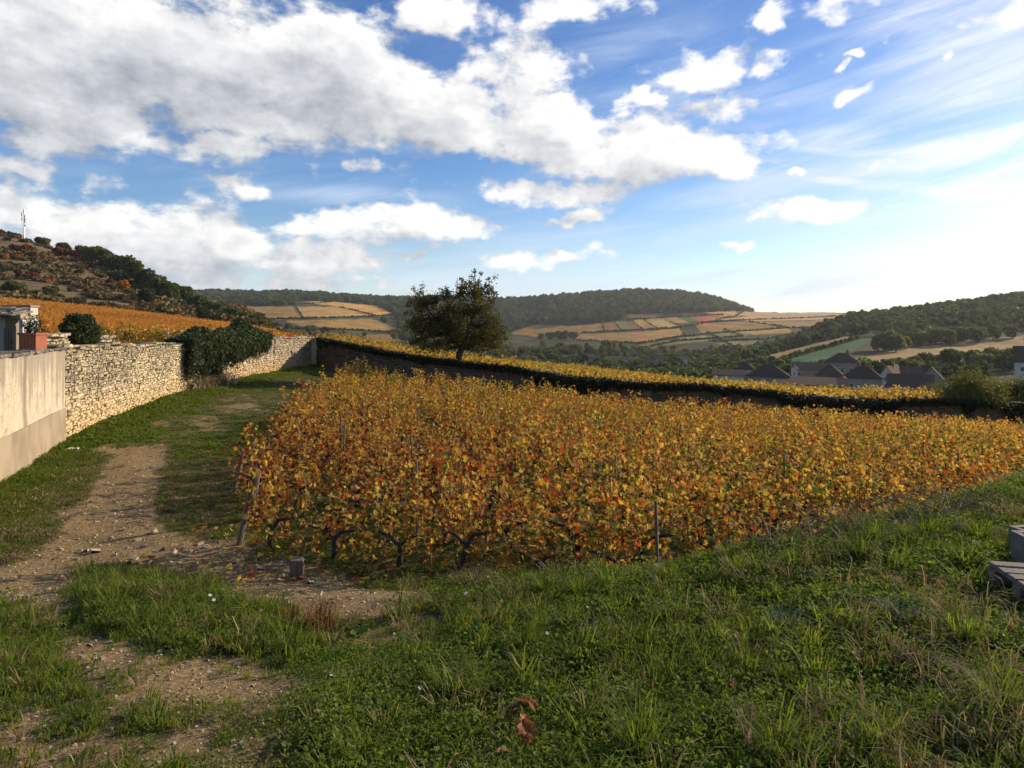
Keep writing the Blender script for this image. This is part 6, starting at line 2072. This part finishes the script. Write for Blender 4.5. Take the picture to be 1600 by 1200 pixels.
    # ---- stones on the track
    spots = [(125, 864, 9), (148, 864, 13), (135, 862, 7), (210, 874, 9), (250, 862, 10), (225, 855, 8), (270, 865, 9), (285, 870, 9), (322, 856, 9), (298, 862, 8), (312, 852, 9), (245, 908, 9), (265, 912, 9), (300, 910, 11), (318, 912, 10), (340, 915, 8), (325, 855, 7), (370, 885, 7), (365, 880, 6), (440, 903, 10), (407, 890, 9), (485, 912, 9), (497, 915, 8),
             (515, 908, 10), (528, 915, 9), (438, 940, 10), (450, 944, 9), (460, 948, 8), (56, 930, 6), (240, 833, 10), (215, 845, 8), (155, 780, 6), (190, 830, 6), (60, 870, 6), (120, 875, 6), (95, 860, 6), (180, 868, 6), (200, 880, 6), (355, 897, 6), (380, 910, 6), (395, 905, 6), (420, 915, 6), (470, 925, 6), (500, 930, 6), (155, 1045, 6), (180, 1048, 7), (130, 1028, 6), (160, 1030, 8), (140, 1010, 6),
             (210, 1060, 5), (170, 1005, 8), (240, 700, 5), (210, 720, 5), (130, 770, 5), (270, 770, 5), (235, 880, 6), (280, 895, 7), (345, 868, 7), (375, 870, 6), (400, 880, 7), (430, 890, 6), (460, 900, 6), (250, 1020, 8), (378, 1165, 9), (365, 1160, 8), (40, 1110, 6), (120, 1140, 6), (245, 925, 5), (520, 1060, 10), (510, 1054, 9)]
    mes = []
    for (v, f) in UNITS:
        m0 = MB(); m0.add(v + rng.normal(size=v.shape) * .05, f, rng.uniform()); m0.smooth = False; mes.append(m0.mesh('loose_stone', M['pale_stone']))
    zone_of = lambda px, py: 'on the lower track below the grass hump' if py > 958 else ('in the stony strip before the first vines' if px > 230 and py > 840 else ('beside the grass hump on the track' if py > 825 else 'on the upper track by the wall'))
    spots.sort()
    zc = {}
    for i, (px, py, sz) in enumerate(spots):
        zn = zone_of(px, py); zi = zc.get(zn, 0); zc[zn] = zi + 1
        x, y, z = ground_at(px, py)
        s = sz * 1.1 * y / F
        o = bpy.data.objects.new('loose_stone', mes[i % 12]); COL.objects.link(o)
        o.location = (x, y, z + s * .12); o.scale = (s, s * .75, s * .5); o.rotation_euler = (rng.uniform(-.5, .5), rng.uniform(-.5, .5), rng.uniform(0, 6.3))
        tag(o, 'pale limestone %s, %s from the left' % (zn, nth(zi)), 'stone', 'loose stones on the track')
    # white stone by the wall
    Yw = 15.3
    o = bpy.data.objects.new('white_stone', UNITS and (lambda m0: (m0.add(UNITS[3][0], UNITS[3][1], .5), m0.mesh('white_stone', M['white_stone']))[1])(MB())); COL.objects.link(o)
    o.location = ((113 - 800) / F * Yw, Yw, float(zA((113 - 800) / F * Yw, Yw)) + .05); o.scale = (.24, .2, .1)
    tag(o, 'single white stone in the grass at the foot of the wall', 'stone')
    # gravel
    n = 9000
    Y = 2.2 + rng.uniform(0, 1, n) ** 1.3 * 16; X = rng.uniform(-1.05, -.12, n) * Y
    d = dirt_mask(X, Y)
    ok = (d > .42) & (X > wall_x(np.maximum(Y, 9)) + .3)
    X, Y = X[ok], Y[ok]; n = len(X)
    grm = []
    for (v, f) in UNITS[:6]:
        m0 = MB(); m0.add(v * np.array([1, .8, .6]), f, rng.uniform()); grm.append(m0.mesh('pebble', M['pale_stone']))
    pos = np.stack([X, Y, zA(X, Y) + .002], 1)
    scatter('gravel', pos, rng.uniform(0, 6.3, n), rng.uniform(.006, .022, n) ** 1.0 * np.interp(Y, [3, 10], [.9, 1.8]), rng.integers(0, 6, n), grm, 'small pale gravel strewn over the dirt track', 'gravel', tilt=rng.normal(size=(n, 2)) * .4)
    # litter of straw and dead leaves on the track
    n = 3500
    Y = 2.2 + rng.uniform(0, 1, n) ** 1.2 * 12; X = rng.uniform(-1.05, -.05, n) * Y
    ok = dirt_mask(X, Y) > .2
    X, Y = X[ok], Y[ok]; n = len(X)
    lit = [weed_patch(500 + s, 7, .12, .012, .02, M['dry'], LEAF_NARROW) for s in range(3)]
    scatter('litter', np.stack([X, Y, zA(X, Y)], 1), rng.uniform(0, 6.3, n), rng.uniform(.6, 1.4, n), rng.integers(0, 3, n), lit, 'dead leaf and straw litter on the bare earth', 'litter')
    # dead twigs on the crest
    mb = MB()
    for i in range(190):
        px = rng.uniform(1180, 1560); py = np.interp(px, [1180, 1400, 1560], [862, 812, 790]) + rng.uniform(-10, 18)
        x, y, z = ground_at(px, py)
        a = rng.uniform(0, 6.28); L = rng.uniform(.25, .8)
        mb.tube([(x, y, z + rng.uniform(0, .1)), (x + math.cos(a) * L * .5, y + math.sin(a) * L * .5, z + rng.uniform(.1, .3)), (x + math.cos(a) * L, y + math.sin(a) * L, z + rng.uniform(.02, .32))], [.006, .005, .002], 4, tint=rng.uniform())
    o = mb.obj('dead_twigs', M['dry']); tag(o, 'tangle of bleached dead twigs and brambles along the bank crest', 'twigs', kind='stuff')
    # mossy slab at the crest
    mb = MB()
    pts = []
    for i, px in enumerate(np.linspace(985, 1105, 13)):
        py = np.interp(px, [985, 1040, 1105], [899, 890, 874])
        x, y, z = ground_at(px, py + 4)
        pts.append((x, y, z))
    V = []
    for j, (x, y, z) in enumerate(pts):
        for (dy, dz) in ((-.10, -.04), (-.10, .035), (.10, .06), (.14, -.05)):
            V.append((x, y + dy + rng.uniform(-.01, .01), z + dz + rng.uniform(-.008, .008)))
    Fq = [(a * 4 + k, a * 4 + (k + 1) % 4, a * 4 + 4 + (k + 1) % 4, a * 4 + 4 + k) for a in range(12) for k in range(4)] + [(0, 1, 2, 3), (51, 50, 49, 48)]
    mb.add(V, Fq, .5)
    o = mb.obj('mossy_slab', simple('mossy_stone', (.13, .105, .03), noise=.8, col2=(.10, .065, .035), scale=6, bump=.6)); tag(o, 'long curved mossy stone edging at the bank crest', 'stone edging')
    # fallen vine leaves lying below the first rows
    n = 500
    Y = rng.uniform(7.2, 12, n); X = rng.uniform(-5, 3, n)
    ok = Y > crest_y(X) + .4
    X, Y = X[ok], Y[ok]; n = len(X)
    fm = []
    for s in range(4):
        m0 = MB(); stamp(m0, LEAF_LOBED[0], LEAF_LOBED[1], rand_mats(2, np.random.default_rng(s), 2.5), np.array([[0, 0, .02], [.1, .08, .03]]), [.09, .07], rng.uniform(.1, .7, 2)); fm.append(m0.mesh('leaf', M['vine_leaf']))
    scatter('fallen_vine_leaves', np.stack([X, Y, zA(X, Y) + .03], 1), rng.uniform(0, 6.3, n), rng.uniform(.8, 1.2, n), rng.integers(0, 4, n), fm, 'fallen rust coloured vine leaves below the first rows', 'fallen leaves')


build_ground_cover()


# ------------------------------------------------------------------ pallet and concrete blocks at the right edge
def build_right_edge():
    def at(px, Y): return (px - 800) / F * Y
    Y = 6.6
    z = float(zA(at(1590, Y), Y, False))
    k = Y / F
    z_top = CAMZ + (HOR - 893) * k
    p = empty('pallet', (at(1735, 4.5), 4.5, float(zA(at(1735, 4.5), 4.5, False)) - .01), R(-12))
    tag(p, 'weathered grey wooden pallet on the grass at the right picture edge', 'pallet')
    w, d = 1.2, .8
    for i in range(6):
        mb = MB(); mb.box((0, -d / 2 + .06 + i * (d - .12) / 5, .134), (w, .10, .022), jitter=.003); mb.obj('board', M['pallet'], p)
    for i in range(3):
        for j in range(3):
            mb = MB(); mb.box((-w / 2 + .06 + j * (w / 2 - .06), -d / 2 + .06 + i * (d / 2 - .06), .062), (.13, .1, .075)); mb.obj('block', M['pallet'], p)
    for j in range(3):
        mb = MB(); mb.box((-w / 2 + .06 + j * (w / 2 - .06), 0, .1105), (.10, d, .02)); mb.obj('crosspiece', M['pallet'], p)
    for i in range(3):
        mb = MB(); mb.box((0, -d / 2 + .06 + i * (d / 2 - .06), .012), (w, .1, .02)); mb.obj('bottom_board', M['pallet'], p)
    def block(name, lab, px0, pxw, y_top, y_bot, Y, rz):
        k = Y / F
        w = pxw * k; zt = CAMZ + (HOR - y_top) * k; zb = float(zA(at(px0, Y), Y, False)) - .04
        e = empty(name, (at(px0, Y) + w / 2, Y + .15, zb), rz); tag(e, lab, 'concrete block', 'concrete blocks')
        h = zt - zb
        mb = MB()
        mb.box((0, -.16, h / 2), (w, .05, h)); mb.box((0, .16, h / 2), (w, .05, h))
        for q in (-1, 0, 1):
            mb.box((q * (w / 2 - .025), 0, h / 2), (.05, .265, h * .995))
        mb.obj('shell', M['concrete'], e)
    block('concrete_block', 'tall grey concrete block nearer the camera behind the pallet', 1628, 60, 850, 882, 5.15, R(-6))
    block('concrete_block', 'grey concrete block with flat top farther back beside the grass', 1622, 70, 838, 862, 5.6, R(10))


build_right_edge()

# ------------------------------------------------------------------ haze
def build_haze():
    m = bpy.data.materials.new('haze')
    m.use_nodes = True
    t = m.node_tree; t.nodes.clear()
    g = NT(t)
    v = g.n('ShaderNodeVolumePrincipled', {'Color': (.86, .90, .96, 1), 'Density': .00007, 'Anisotropy': .3})
    o = g.n('ShaderNodeOutputMaterial'); g.link(v.outputs[0], o.inputs['Volume'])
    mb = MB(); mb.box((0, 0, 35), (12400, 12400, 230))
    ob = mb.obj('haze', m)
    ob['kind'] = 'stuff'
    ob['label'] = 'thin evening haze over the valley'


build_haze()
